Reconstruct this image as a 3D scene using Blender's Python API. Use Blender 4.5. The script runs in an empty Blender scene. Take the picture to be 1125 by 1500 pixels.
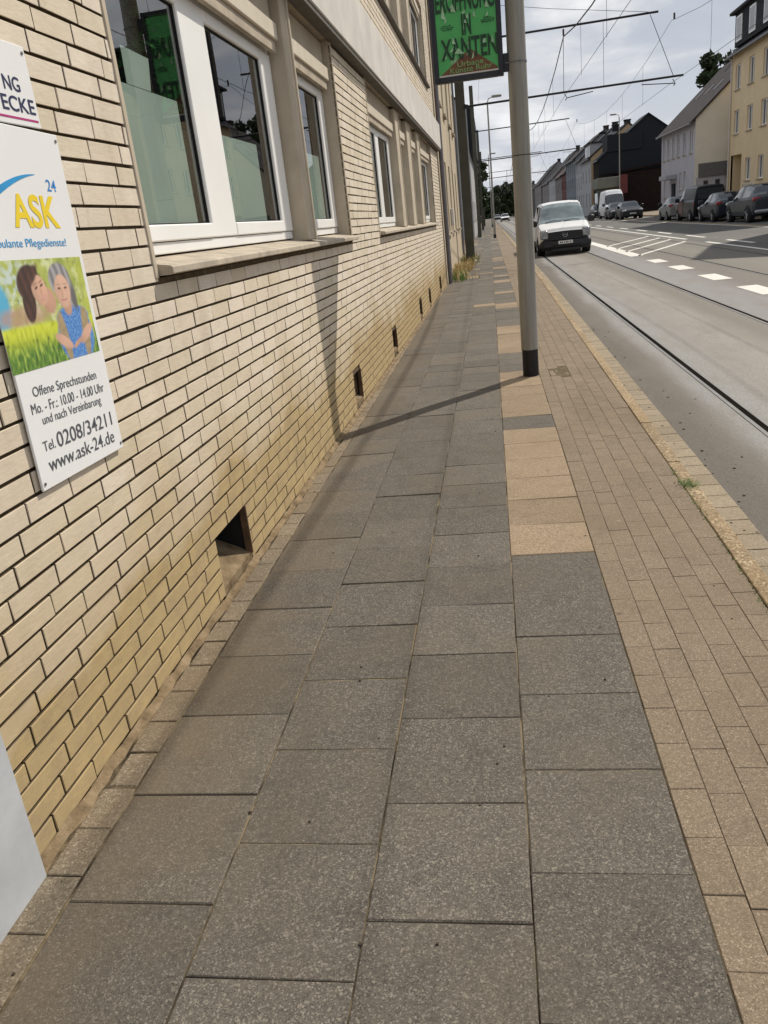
import bpy, math, random
from mathutils import Vector, Matrix
R = math.radians
random.seed(7)
scn = bpy.context.scene
COL = scn.collection

# ------------------------------------------------------------------ camera, sky, sun, exposure
def setup_camera():
    f, c = 1156.2, (562.5, 750.0)
    vp = Vector((717 - c[0], 314 - c[1], f)).normalized()      # street direction
    nd = Vector((932 - c[0], 3947 - c[1], f)).normalized()     # straight down
    xx = nd.cross(vp)
    if xx.x < 0: xx = -xx
    rows = (xx, vp, -nd)
    m = Matrix(((rows[0].x, -rows[0].y, -rows[0].z), (rows[1].x, -rows[1].y, -rows[1].z), (rows[2].x, -rows[2].y, -rows[2].z)))
    cam = bpy.data.cameras.new('camera'); o = bpy.data.objects.new('camera', cam); COL.objects.link(o)
    q = m.to_quaternion(); q.normalize()
    o.matrix_world = Matrix.Translation((0, 0, 1.6)) @ q.to_matrix().to_4x4()
    cam.sensor_fit = 'VERTICAL'; cam.sensor_height = 24.0; cam.lens = f / 1500 * 24.0
    cam.clip_start = 0.05; cam.clip_end = 3000
    scn.camera = o
setup_camera()

SUN_EL, SUN_AZ = 44.0, 38.9
world = bpy.data.worlds.new('World'); scn.world = world; world.use_nodes = True
def setup_world():
    nt = world.node_tree; N = nt.nodes; L = nt.links
    for n in list(N): N.remove(n)
    out = N.new('ShaderNodeOutputWorld'); bg = N.new('ShaderNodeBackground'); L.new(bg.outputs[0], out.inputs[0])
    sky = N.new('ShaderNodeTexSky'); sky.sky_type = 'NISHITA'; sky.sun_disc = False
    sky.sun_elevation = R(SUN_EL); sky.sun_rotation = R(SUN_AZ)
    tc = N.new('ShaderNodeTexCoord'); sep = N.new('ShaderNodeSeparateXYZ'); L.new(tc.outputs['Generated'], sep.inputs[0])
    add = N.new('ShaderNodeMath'); add.operation = 'ADD'; L.new(sep.outputs['Z'], add.inputs[0]); add.inputs[1].default_value = 0.22
    mx = N.new('ShaderNodeMath'); mx.operation = 'MAXIMUM'; L.new(add.outputs[0], mx.inputs[0]); mx.inputs[1].default_value = 0.05
    dx = N.new('ShaderNodeMath'); dx.operation = 'DIVIDE'; L.new(sep.outputs['X'], dx.inputs[0]); L.new(mx.outputs[0], dx.inputs[1])
    dy = N.new('ShaderNodeMath'); dy.operation = 'DIVIDE'; L.new(sep.outputs['Y'], dy.inputs[0]); L.new(mx.outputs[0], dy.inputs[1])
    cb = N.new('ShaderNodeCombineXYZ'); L.new(dx.outputs[0], cb.inputs[0]); L.new(dy.outputs[0], cb.inputs[1])
    n1 = N.new('ShaderNodeTexNoise'); n1.inputs['Scale'].default_value = 2.5; n1.inputs['Detail'].default_value = 9
    n1.inputs['Roughness'].default_value = 0.52; n1.inputs['Distortion'].default_value = 0.35; L.new(cb.outputs[0], n1.inputs['Vector'])
    r1 = N.new('ShaderNodeValToRGB'); L.new(n1.outputs['Fac'], r1.inputs[0])       # thickness -> cloud colour
    e = r1.color_ramp.elements; e[0].position = 0.36; e[0].color = (4.5, 5.05, 6.1, 1); e[1].position = 0.66; e[1].color = (11.2, 11.2, 11.2, 1)
    k = r1.color_ramp.elements.new(0.46); k.color = (5.2, 5.7, 6.65, 1)
    k = r1.color_ramp.elements.new(0.545); k.color = (7.2, 7.5, 8.0, 1)
    r2 = N.new('ShaderNodeValToRGB'); L.new(n1.outputs['Fac'], r2.inputs[0])       # cloud cover
    e = r2.color_ramp.elements; e[0].position = 0.26; e[0].color = (0.78, 0.78, 0.78, 1); e[1].position = 0.40; e[1].color = (1, 1, 1, 1)
    mix = N.new('ShaderNodeMix'); mix.data_type = 'RGBA'
    L.new(r2.outputs[0], mix.inputs['Factor']); L.new(sky.outputs[0], mix.inputs['A']); L.new(r1.outputs[0], mix.inputs['B'])
    hz = N.new('ShaderNodeMapRange'); hz.inputs['From Min'].default_value = 0.02; hz.inputs['From Max'].default_value = 0.30; hz.inputs['To Min'].default_value = 0.6; hz.inputs['To Max'].default_value = 0.0
    L.new(sep.outputs['Z'], hz.inputs['Value']); m2 = N.new('ShaderNodeMix'); m2.data_type = 'RGBA'; L.new(hz.outputs[0], m2.inputs['Factor']); L.new(mix.outputs['Result'], m2.inputs['A']); m2.inputs['B'].default_value = (8.3, 8.45, 8.8, 1)
    mix = m2
    L.new(mix.outputs['Result'], bg.inputs[0]); bg.inputs[1].default_value = 0.08
setup_world()
sun = bpy.data.lights.new('sun', 'SUN'); sun.energy = 3.55; sun.angle = R(0.55); sun.color = (1.0, 0.93, 0.82)
so = bpy.data.objects.new('sun', sun); COL.objects.link(so)
SV = Vector((math.sin(R(SUN_AZ)) * math.cos(R(SUN_EL)), math.cos(R(SUN_AZ)) * math.cos(R(SUN_EL)), math.sin(R(SUN_EL))))
so.rotation_euler = SV.to_track_quat('Z', 'Y').to_euler(); so.location = SV * 60
scn.view_settings.view_transform = 'Standard'; scn.view_settings.look = 'None'
scn.view_settings.exposure = 0.2; scn.view_settings.gamma = 1.0

# ------------------------------------------------------------------ materials
def S(r, g, b):
    f = lambda v: (v / 255 / 12.92) if v <= 10 else ((v / 255 + 0.055) / 1.055) ** 2.4
    return (f(r), f(g), f(b), 1)
def mul(c, k): return (c[0] * k, c[1] * k, c[2] * k, 1)
MATS = {}
class NT:
    def __init__(s, name):
        m = bpy.data.materials.new(name); m.use_nodes = True; s.m = m; s.N = m.node_tree.nodes; s.L = m.node_tree.links
        s.b = s.N['Principled BSDF']; s.tc = s.N.new('ShaderNodeTexCoord')
    def noise(s, scale, detail=5, rough=0.55, stretch=None, src='Object', dist=0.0):
        n = s.N.new('ShaderNodeTexNoise'); n.inputs['Scale'].default_value = scale; n.inputs['Detail'].default_value = detail
        n.inputs['Roughness'].default_value = rough; n.inputs['Distortion'].default_value = dist
        v = s.tc.outputs[src]
        if stretch:
            mp = s.N.new('ShaderNodeMapping'); mp.inputs['Scale'].default_value = stretch; s.L.new(v, mp.inputs[0]); v = mp.outputs[0]
        s.L.new(v, n.inputs['Vector']); return n.outputs['Fac']
    def voro(s, scale):
        n = s.N.new('ShaderNodeTexVoronoi'); n.inputs['Scale'].default_value = scale; s.L.new(s.tc.outputs['Object'], n.inputs['Vector'])
        sp = s.N.new('ShaderNodeSeparateColor'); s.L.new(n.outputs['Color'], sp.inputs[0]); return sp.outputs[0]
    def island(s):
        return s.N.new('ShaderNodeNewGeometry').outputs['Random Per Island']
    def ramp(s, fac, stops, interp='LINEAR'):
        r = s.N.new('ShaderNodeValToRGB'); r.color_ramp.interpolation = interp; s.L.new(fac, r.inputs[0]); e = r.color_ramp.elements
        e[0].position, e[0].color = stops[0][0], stops[0][1]; e[1].position, e[1].color = stops[-1][0], stops[-1][1]
        for p, c in stops[1:-1]: k = e.new(p); k.color = c
        return r.outputs[0]
    def mix(s, fac, a, b, mode='MIX'):
        m = s.N.new('ShaderNodeMix'); m.data_type = 'RGBA'; m.blend_type = mode
        for sock, v in (('Factor', fac), ('A', a), ('B', b)):
            if hasattr(v, 'node'): s.L.new(v, m.inputs[sock])
            else: m.inputs[sock].default_value = v
        return m.outputs['Result']
    def bump(s, h, strength=0.3, dist=0.01):
        b = s.N.new('ShaderNodeBump'); b.inputs['Strength'].default_value = strength; b.inputs['Distance'].default_value = dist
        s.L.new(h, b.inputs['Height']); s.L.new(b.outputs[0], s.b.inputs['Normal'])
    def done(s, col, rough=0.8, metal=0.0, spec=0.4):
        if hasattr(col, 'node'): s.L.new(col, s.b.inputs['Base Color'])
        else: s.b.inputs['Base Color'].default_value = col
        if hasattr(rough, 'node'): s.L.new(rough, s.b.inputs['Roughness'])
        else: s.b.inputs['Roughness'].default_value = rough
        s.b.inputs['Metallic'].default_value = metal; s.b.inputs['Specular IOR Level'].default_value = spec
        MATS[s.m.name] = s.m; return s.m
G = lambda v: (v, v, v, 1)
def simple(name, col, rough=0.7, metal=0.0, var=0.12, scale=6.0, spec=0.4, bump=0.0, stretch=None):
    n = NT(name); f = n.noise(scale, 6, 0.6, stretch)
    c = n.ramp(f, [(0.3, mul(col, 1 - var)), (0.7, mul(col, 1 + var))])
    if bump: n.bump(n.noise(scale * 14, 3), bump, 0.006)
    return n.done(c, rough, metal, spec)

def m_brick():
    n = NT('facing_brick'); i = n.island()
    c = n.ramp(i, [(0.0, (0.69, 0.595, 0.475, 1)), (0.35, (0.74, 0.645, 0.53, 1)), (0.6, (0.66, 0.575, 0.435, 1)), (0.85, (0.76, 0.67, 0.56, 1)), (1.0, (0.64, 0.545, 0.40, 1))])
    c = n.mix(n.ramp(n.noise(2.2, 7, 0.62), [(0.42, G(0)), (0.75, G(0.30))]), c, (0.42, 0.34, 0.22, 1))
    sp = n.N.new('ShaderNodeSeparateXYZ'); n.L.new(n.tc.outputs['Object'], sp.inputs[0])
    ad = n.N.new('ShaderNodeMath'); ad.operation = 'MULTIPLY_ADD'; n.L.new(n.noise(1.3, 5), ad.inputs[0]); ad.inputs[1].default_value = -0.9
    n.L.new(sp.outputs['Z'], ad.inputs[2])
    st = n.ramp(ad.outputs[0], [(-0.05, G(0.85)), (0.06, G(0.55)), (0.42, G(0))])   # splash dirt and rust staining low on the wall
    c = n.mix(n.ramp(ad.outputs[0], [(0.0, G(0.38)), (0.75, G(0))]), c, (0.55, 0.43, 0.24, 1))
    c = n.mix(st, c, n.mix(n.ramp(n.noise(7, 6, 0.7), [(0.4, G(0)), (0.65, G(1))]), (0.44, 0.315, 0.135, 1), (0.33, 0.235, 0.11, 1)))
    c = n.mix(n.ramp(n.noise(1.0, 6, 0.65, (1, 3.2, 0.35)), [(0.55, G(0)), (0.75, G(0.35))]), c, (0.36, 0.29, 0.19, 1))
    fine = n.noise(40, 4, 0.7, (1, 0.35, 2.2))
    c = n.mix(n.ramp(fine, [(0.35, G(0.16)), (0.55, G(0))]), c, (0.40, 0.33, 0.23, 1))
    c = n.mix(n.ramp(n.noise(11, 6, 0.7), [(0.60, G(0)), (0.72, G(0.35))]), c, (0.34, 0.27, 0.18, 1))
    n.bump(n.noise(30, 6, 0.7, (1, 0.55, 2.0), dist=0.5), 0.32, 0.006)
    return n.done(c, 0.82, spec=0.25)
def m_mortar():
    n = NT('brown_mortar')
    c = n.ramp(n.noise(14, 6), [(0.3, (0.10, 0.073, 0.043, 1)), (0.6, (0.16, 0.118, 0.072, 1)), (0.85, (0.27, 0.21, 0.135, 1))])
    n.bump(n.noise(160, 3), 0.4, 0.004); return n.done(c, 0.95, spec=0.1)
def m_slab(name, dark, mid, light, warm, vs=230, speck=1.0, var=0.11):
    n = NT(name); i = n.island()
    v = n.voro(vs)
    c = n.ramp(v, [(0.0, mul(dark, 0.8)), (0.10, dark), (0.28, mid), (0.78, mid), (0.88, light), (1.0, mul(light, 1.5))])
    v2 = n.voro(vs * 0.62)
    c = n.mix(n.ramp(v2, [(0.93, G(0)), (0.96, G(0.6 * speck))]), c, mul(light, 1.7))
    c = n.mix(n.ramp(n.noise(vs * 0.2, 3, 0.6), [(0.3, G(0.55)), (0.52, G(0))]), c, mul(dark, 0.85))
    big = n.noise(1.4, 6, 0.6)
    c = n.mix(n.ramp(big, [(0.40, G(0)), (0.72, G(0.55))]), c, warm)
    c = n.mix(n.ramp(n.noise(5.5, 5, 0.7), [(0.25, G(0.35)), (0.5, G(0))]), c, mul(dark, 0.6))
    vd = n.N.new('ShaderNodeTexVoronoi'); vd.inputs['Scale'].default_value = 3.1; n.L.new(n.tc.outputs['Object'], vd.inputs['Vector'])
    c = n.mix(n.ramp(vd.outputs['Distance'], [(0.030, G(0.55)), (0.050, G(0))]), c, mul(dark, 0.55))
    vl = n.N.new('ShaderNodeTexVoronoi'); vl.inputs['Scale'].default_value = 2.3; n.L.new(n.tc.outputs['Object'], vl.inputs['Vector'])
    c = n.mix(n.ramp(vl.outputs['Distance'], [(0.018, G(0.5)), (0.032, G(0))]), c, mul(light, 1.5))
    c = n.mix(n.ramp(n.noise(0.8, 7, 0.7, (2.2, 0.6, 1), dist=0.8), [(0.52, G(0)), (0.70, G(0.42))]), c, mul(warm, 0.62))
    if name == 'grey_aggregate_slab':      # soil washed from the wall foot over the first slabs
        sp = n.N.new('ShaderNodeSeparateXYZ'); n.L.new(n.tc.outputs['Object'], sp.inputs[0])
        ad = n.N.new('ShaderNodeMath'); ad.operation = 'MULTIPLY_ADD'; n.L.new(n.noise(2.4, 7, 0.68), ad.inputs[0]); ad.inputs[1].default_value = -1.1; n.L.new(sp.outputs['X'], ad.inputs[2])
        ng = n.N.new('ShaderNodeMath'); ng.operation = 'MULTIPLY'; n.L.new(ad.outputs[0], ng.inputs[0]); ng.inputs[1].default_value = -1.0
        sb = n.N.new('ShaderNodeMath'); sb.operation = 'SUBTRACT'; n.L.new(ng.outputs[0], sb.inputs[0]); sb.inputs[1].default_value = 0.95
        c = n.mix(n.ramp(sb.outputs[0], [(0.45, G(0)), (0.90, G(0.5))]), c, (0.155, 0.112, 0.066, 1))
    t = n.ramp(i, [(0.0, G(1 - var)), (0.5, G(1.0)), (1.0, G(1 + var))])
    c = n.mix(1.0, c, t, 'MULTIPLY')
    n.bump(n.voro(vs), 0.35, 0.003)
    return n.done(c, 0.85, spec=0.25)
def m_asphalt(name, a, b, vs=150, patch=None, rough=0.8):
    n = NT(name); v = n.voro(vs)
    c = n.ramp(v, [(0.0, mul(a, 0.7)), (0.5, a), (0.85, b), (1.0, mul(b, 1.5))])
    if patch:
        c = n.mix(n.ramp(n.noise(0.55, 7, 0.62, (1.0, 0.16, 1)), [(0.36, G(0)), (0.66, G(0.8))]), c, patch)
    c = n.mix(n.ramp(n.noise(3.0, 6, 0.7, (1, 0.4, 1)), [(0.28, G(0.4)), (0.52, G(0))]), c, mul(a, 0.6))
    n.bump(v, 0.25, 0.004); return n.done(c, rough, spec=0.3)
def m_glass(name, tint=(0.9, 0.94, 0.92, 1), rough=0.0, ior=1.75):
    m = bpy.data.materials.new(name); m.use_nodes = True; N = m.node_tree.nodes; L = m.node_tree.links
    N.remove(N['Principled BSDF']); out = N['Material Output']
    fr = N.new('ShaderNodeFresnel'); fr.inputs['IOR'].default_value = ior
    tr = N.new('ShaderNodeBsdfTransparent'); tr.inputs[0].default_value = tint
    gl = N.new('ShaderNodeBsdfGlossy'); gl.inputs['Roughness'].default_value = rough
    tc = N.new('ShaderNodeTexCoord'); nz = N.new('ShaderNodeTexNoise'); nz.inputs['Scale'].default_value = 1.1; L.new(tc.outputs['Object'], nz.inputs['Vector'])
    bp = N.new('ShaderNodeBump'); bp.inputs['Strength'].default_value = 0.03; bp.inputs['Distance'].default_value = 0.02; L.new(nz.outputs['Fac'], bp.inputs['Height']); L.new(bp.outputs[0], gl.inputs['Normal'])
    ge = N.new('ShaderNodeNewGeometry'); inv = N.new('ShaderNodeMath'); inv.operation = 'SUBTRACT'; inv.inputs[0].default_value = 1.0; L.new(ge.outputs['Backfacing'], inv.inputs[1])
    fm = N.new('ShaderNodeMath'); fm.operation = 'MULTIPLY'; L.new(fr.outputs[0], fm.inputs[0]); L.new(inv.outputs[0], fm.inputs[1])
    mx = N.new('ShaderNodeMixShader'); L.new(fm.outputs[0], mx.inputs[0]); L.new(tr.outputs[0], mx.inputs[1]); L.new(gl.outputs[0], mx.inputs[2])
    L.new(mx.outputs[0], out.inputs[0]); MATS[name] = m; return m
def m_leaf(name, a, b, rough=0.6):
    n = NT(name); c = n.ramp(n.island(), [(0.0, a), (1.0, b)]); return n.done(c, rough, spec=0.25)
def m_roof(name, a, b):
    n = NT(name)
    w = n.N.new('ShaderNodeTexWave'); w.wave_type = 'BANDS'; w.bands_direction = 'Z'; w.inputs['Scale'].default_value = 5.0; w.inputs['Distortion'].default_value = 0.4
    n.L.new(n.tc.outputs['Object'], w.inputs['Vector'])
    c = n.ramp(n.noise(2.5, 6), [(0.3, a), (0.7, b)]); n.bump(w.outputs['Fac'], 0.5, 0.04)
    return n.done(c, 0.75, spec=0.3)

brick, mortar = m_brick(), m_mortar()
slab = m_slab('grey_aggregate_slab', (0.071, 0.063, 0.055, 1), (0.122, 0.109, 0.092, 1), (0.188, 0.167, 0.137, 1), (0.144, 0.120, 0.086, 1), 300)
slab_tan = m_slab('tan_aggregate_slab', (0.203, 0.148, 0.092, 1), (0.293, 0.221, 0.147, 1), (0.370, 0.290, 0.206, 1), (0.252, 0.184, 0.113, 1), 300, 0.4)
paver = m_slab('concrete_paver', (0.170, 0.130, 0.089, 1), (0.229, 0.178, 0.125, 1), (0.293, 0.232, 0.169, 1), (0.197, 0.147, 0.092, 1), 330, 0.3, 0.055)
stone = m_slab('edging_stone', (0.15, 0.118, 0.082, 1), (0.215, 0.175, 0.125, 1), (0.28, 0.235, 0.17, 1), (0.25, 0.175, 0.10, 1), 230, 0.4)
kerbm = m_slab('kerb_stone', (0.19, 0.135, 0.075, 1), (0.30, 0.22, 0.13, 1), (0.44, 0.345, 0.225, 1), (0.26, 0.17, 0.075, 1), 120, 0.8)
def m_joint():
    n = NT('joint_dirt')
    c = n.ramp(n.noise(3.5, 7, 0.65), [(0.36, (0.02, 0.016, 0.011, 1)), (0.46, (0.08, 0.062, 0.04, 1)), (0.56, (0.23, 0.18, 0.11, 1))])
    return n.done(c, 0.95, spec=0.1)
joint = m_joint()
joint_s = simple('sandy_joint', (0.125, 0.098, 0.062, 1), 0.95, 0, 0.4, 8, 0.1)
gutterm = m_slab('gutter_stone', (0.230, 0.185, 0.125, 1), (0.310, 0.255, 0.180, 1), (0.370, 0.310, 0.225, 1), (0.280, 0.220, 0.140, 1), 300, 0.3)
def m_fillet():
    n = NT('mortar_fillet')
    c = n.ramp(n.noise(9, 7, 0.7), [(0.3, (0.10, 0.07, 0.04, 1)), (0.5, (0.22, 0.16, 0.095, 1)), (0.72, (0.34, 0.26, 0.165, 1))])
    n.bump(n.noise(60, 5, 0.7), 0.7, 0.01); return n.done(c, 0.95, spec=0.1)
fillet = m_fillet()
asph = m_asphalt('road_asphalt', (0.125, 0.112, 0.095, 1), (0.185, 0.168, 0.142, 1), 120, (0.17, 0.155, 0.13, 1))
asph_dk = m_asphalt('dark_asphalt', (0.105, 0.10, 0.093, 1), (0.15, 0.143, 0.13, 1), 120, (0.155, 0.145, 0.125, 1))
asph_lane = m_asphalt('shaded_lane_asphalt', (0.085, 0.081, 0.075, 1), (0.12, 0.115, 0.105, 1), 120, (0.13, 0.122, 0.108, 1))  # asphalt darkened to paint shade into the lit gap between house shadows
def m_track():
    n = NT('worn_track_concrete'); sp = n.N.new('ShaderNodeSeparateXYZ'); n.L.new(n.tc.outputs['Object'], sp.inputs[0])
    w = n.noise(0.9, 6, 0.6, (1, 0.22, 1))
    ad = n.N.new('ShaderNodeMath'); ad.operation = 'MULTIPLY_ADD'; n.L.new(w, ad.inputs[0]); ad.inputs[1].default_value = 0.5; n.L.new(sp.outputs['X'], ad.inputs[2])
    sc = n.N.new('ShaderNodeMath'); sc.operation = 'MULTIPLY_ADD'; n.L.new(ad.outputs[0], sc.inputs[0]); sc.inputs[1].default_value = 1 / 7.0; sc.inputs[2].default_value = -1.25 / 7.0
    X = lambda x: (x - 1.0) / 7.0
    c = n.ramp(sc.outputs[0], [(X(1.42), (0.115, 0.099, 0.079, 1)), (X(1.62), (0.142, 0.126, 0.104, 1)), (X(1.80), (0.258, 0.250, 0.239, 1)), (X(2.05), (0.266, 0.258, 0.246, 1)), (X(2.35), (0.250, 0.231, 0.208, 1)), (X(2.75), (0.277, 0.250, 0.223, 1)), (X(3.2), (0.173, 0.154, 0.123, 1)), (X(3.42), (0.185, 0.169, 0.146, 1)), (X(3.6), (0.239, 0.231, 0.227, 1)), (X(4.15), (0.231, 0.219, 0.216, 1)), (X(4.6), (0.154, 0.137, 0.117, 1)), (X(5.2), (0.146, 0.129, 0.108, 1)), (X(6.0), (0.169, 0.154, 0.127, 1)), (X(6.9), (0.139, 0.127, 0.108, 1))])
    v = n.voro(150); c = n.mix(1.0, c, n.ramp(v, [(0.0, G(0.62)), (0.3, G(0.95)), (0.8, G(1.05)), (1.0, G(1.28))]), 'MULTIPLY')
    c = n.mix(n.ramp(n.noise(2.6, 8, 0.72, (1, 0.3, 1)), [(0.34, G(0.45)), (0.54, G(0))]), c, (0.17, 0.15, 0.12, 1))
    n.bump(v, 0.2, 0.003); return n.done(c, 0.75, spec=0.3)
track_c = m_track()
paint_w = simple('road_paint', (0.66, 0.64, 0.58, 1), 0.7, 0, 0.15, 9)
steel = simple('rail_steel', (0.20, 0.195, 0.19, 1), 0.45, 0.5, 0.2, 3)
groove = simple('rail_groove_dirt', (0.016, 0.014, 0.012, 1), 1.0, 0, 0.2, 5, 0.0)
black = simple('matt_black', (0.012, 0.012, 0.013, 1), 0.6, 0, 0.2, 20)
concrete = simple('pale_render_band', (0.60, 0.565, 0.52, 1), 0.85, 0, 0.12, 2.2, 0.2, 0.1)
cast = simple('cast_stone', (0.50, 0.43, 0.33, 1), 0.85, 0, 0.12, 4.0, 0.2, 0.12)
cast_dirty = simple('weathered_cast_stone', (0.42, 0.36, 0.28, 1), 0.9, 0, 0.22, 5.0, 0.15, 0.15)
sillm = simple('sill_stone', (0.43, 0.37, 0.29, 1), 0.8, 0, 0.25, 7.0, 0.25, 0.15)
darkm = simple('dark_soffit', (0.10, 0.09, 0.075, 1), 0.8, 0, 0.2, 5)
pvc = simple('white_pvc', (0.88, 0.87, 0.84, 1), 0.35, 0, 0.03, 3)
gasket = simple('black_gasket', (0.01, 0.01, 0.01, 1), 0.5)
shutter = simple('beige_shutter_box', (0.60, 0.53, 0.42, 1), 0.6, 0, 0.08, 5)
film = simple('frosted_film', (0.50, 0.555, 0.515, 1), 0.55, 0, 0.07, 2.5)
room = simple('room_paint', (0.09, 0.08, 0.07, 1), 0.9, 0, 0.15, 1.5)
glass = m_glass('window_glass', ior=3.0)
paneg = simple('dark_pane', (0.035, 0.04, 0.045, 1), 0.08, 0, 0.5, 0.7, 0.9)
rust = simple('rusty_steel', (0.13, 0.075, 0.04, 1), 0.8, 0.2, 0.4, 18)
panelm = simple('pale_grey_sheet', (0.46, 0.475, 0.49, 1), 0.5, 0, 0.14, 5, 0.4, 0.05)
sign_w = simple('white_sign_board', (0.80, 0.80, 0.79, 1), 0.4, 0, 0.02, 3)
navy = simple('navy_ink', (0.02, 0.025, 0.08, 1), 0.5); greyink = simple('grey_ink', (0.09, 0.095, 0.11, 1), 0.5)
magenta = simple('magenta_ink', (0.42, 0.03, 0.17, 1), 0.5); yellow = simple('yellow_ink', (0.80, 0.60, 0.03, 1), 0.5)
blueink = simple('blue_ink', (0.04, 0.22, 0.55, 1), 0.5); skyblue = simple('sky_blue_ink', (0.03, 0.30, 0.62, 1), 0.5)

# ------------------------------------------------------------------ geometry helpers
class MB:
    def __init__(s): s.v = []; s.f = []; s.mi = []
    def add(s, vs, fs, mi=0):
        k = len(s.v); s.v += [tuple(p) for p in vs]; s.f += [tuple(i + k for i in f) for f in fs]; s.mi += [mi] * len(fs); return s
    def quad(s, a, b, c, d, mi=0): return s.add([a, b, c, d], [(0, 1, 2, 3)], mi)
    def poly(s, pts, mi=0): return s.add(pts, [tuple(range(len(pts)))], mi)
    def box(s, x0, x1, y0, y1, z0, z1, mi=0, bev=0.0):
        b = min(bev, (x1 - x0) / 2.01, (y1 - y0) / 2.01, (z1 - z0) / 2.01)
        if b <= 0:
            v = [(x0, y0, z0), (x1, y0, z0), (x1, y1, z0), (x0, y1, z0), (x0, y0, z1), (x1, y0, z1), (x1, y1, z1), (x0, y1, z1)]
            return s.add(v, [(0, 3, 2, 1), (4, 5, 6, 7), (0, 1, 5, 4), (1, 2, 6, 5), (2, 3, 7, 6), (3, 0, 4, 7)], mi)
        X, Y, Z = (x0, x1), (y0, y1), (z0, z1); v = []; ix = {}
        for i in (0, 1):
            for j in (0, 1):
                for k in (0, 1):
                    sx, sy, sz = (1, -1)[i], (1, -1)[j], (1, -1)[k]
                    for a, (ox, oy, oz) in enumerate(((0, b, b), (b, 0, b), (b, b, 0))):
                        ix[i, j, k, a] = len(v); v.append((X[i] + sx * ox, Y[j] + sy * oy, Z[k] + sz * oz))
        f = []
        def face(l, n):
            p = [Vector(v[q]) for q in l]; nn = (p[1] - p[0]).cross(p[2] - p[0])
            f.append(tuple(l) if nn.dot(Vector(n)) > 0 else tuple(reversed(l)))
        for i in (0, 1):
            face([ix[i, 0, 0, 0], ix[i, 1, 0, 0], ix[i, 1, 1, 0], ix[i, 0, 1, 0]], ((-1, 1)[i], 0, 0))
            face([ix[0, i, 0, 1], ix[1, i, 0, 1], ix[1, i, 1, 1], ix[0, i, 1, 1]], (0, (-1, 1)[i], 0))
            face([ix[0, 0, i, 2], ix[1, 0, i, 2], ix[1, 1, i, 2], ix[0, 1, i, 2]], (0, 0, (-1, 1)[i]))
            for j in (0, 1):
                n1, n2 = (-1, 1)[i], (-1, 1)[j]
                face([ix[i, j, 0, 0], ix[i, j, 1, 0], ix[i, j, 1, 1], ix[i, j, 0, 1]], (n1, n2, 0))
                face([ix[i, 0, j, 0], ix[i, 1, j, 0], ix[i, 1, j, 2], ix[i, 0, j, 2]], (n1, 0, n2))
                face([ix[0, i, j, 1], ix[1, i, j, 1], ix[1, i, j, 2], ix[0, i, j, 2]], (0, n1, n2))
                for k in (0, 1):
                    face([ix[i, j, k, 0], ix[i, j, k, 1], ix[i, j, k, 2]], (n1, n2, (-1, 1)[k]))
        return s.add(v, f, mi)
    def tube(s, pts, r, n=8, mi=0, cap=True):
        pts = [Vector(p) for p in pts]; rs = r if isinstance(r, (list, tuple)) else [r] * len(pts); k = len(s.v)
        for i, p in enumerate(pts):
            d = (pts[min(i + 1, len(pts) - 1)] - pts[max(i - 1, 0)]).normalized()
            a = d.cross(Vector((0, 0, 1)) if abs(d.z) < 0.95 else Vector((1, 0, 0))).normalized(); b = d.cross(a)
            for j in range(n):
                t = 2 * math.pi * j / n; s.v.append(tuple(p + (a * math.cos(t) + b * math.sin(t)) * rs[i]))
        for i in range(len(pts) - 1):
            for j in range(n):
                s.f.append((k + i * n + j, k + i * n + (j + 1) % n, k + (i + 1) * n + (j + 1) % n, k + (i + 1) * n + j)); s.mi.append(mi)
        if cap:
            s.f.append(tuple(k + j for j in reversed(range(n)))); s.mi.append(mi)
            s.f.append(tuple(k + (len(pts) - 1) * n + j for j in range(n))); s.mi.append(mi)
        return s
    def build(s, name, mats, parent=None, smooth=None, local=False):
        me = bpy.data.meshes.new(name)
        v = s.v
        if parent is not None and not local:
            im = wm(parent).inverted(); v = [tuple(im @ Vector(p)) for p in v]
        me.from_pydata(v, [], s.f)
        for m in (mats if isinstance(mats, (list, tuple)) else [mats]): me.materials.append(m)
        me.polygons.foreach_set('material_index', s.mi)
        if smooth is not None:
            me.polygons.foreach_set('use_smooth', [True] * len(me.polygons)); me.set_sharp_from_angle(angle=R(smooth))
        me.update()
        o = bpy.data.objects.new(name, me); COL.objects.link(o)
        if parent is not None: o.parent = parent
        return o
def wm(o):
    m = o.matrix_basis.copy()
    return wm(o.parent) @ m if o.parent else m
def tag(o, label=None, cat=None, group=None, kind=None):
    for k, v in (('label', label), ('category', cat), ('group', group), ('kind', kind)):
        if v: o[k] = v
    return o
def thing(name, label, cat, loc=(0, 0, 0), rz=0.0, group=None):
    o = bpy.data.objects.new(name, None); COL.objects.link(o); o.location = loc; o.rotation_euler = (0, 0, rz)
    o.empty_display_size = 0.2
    return tag(o, label, cat, group)
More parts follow.
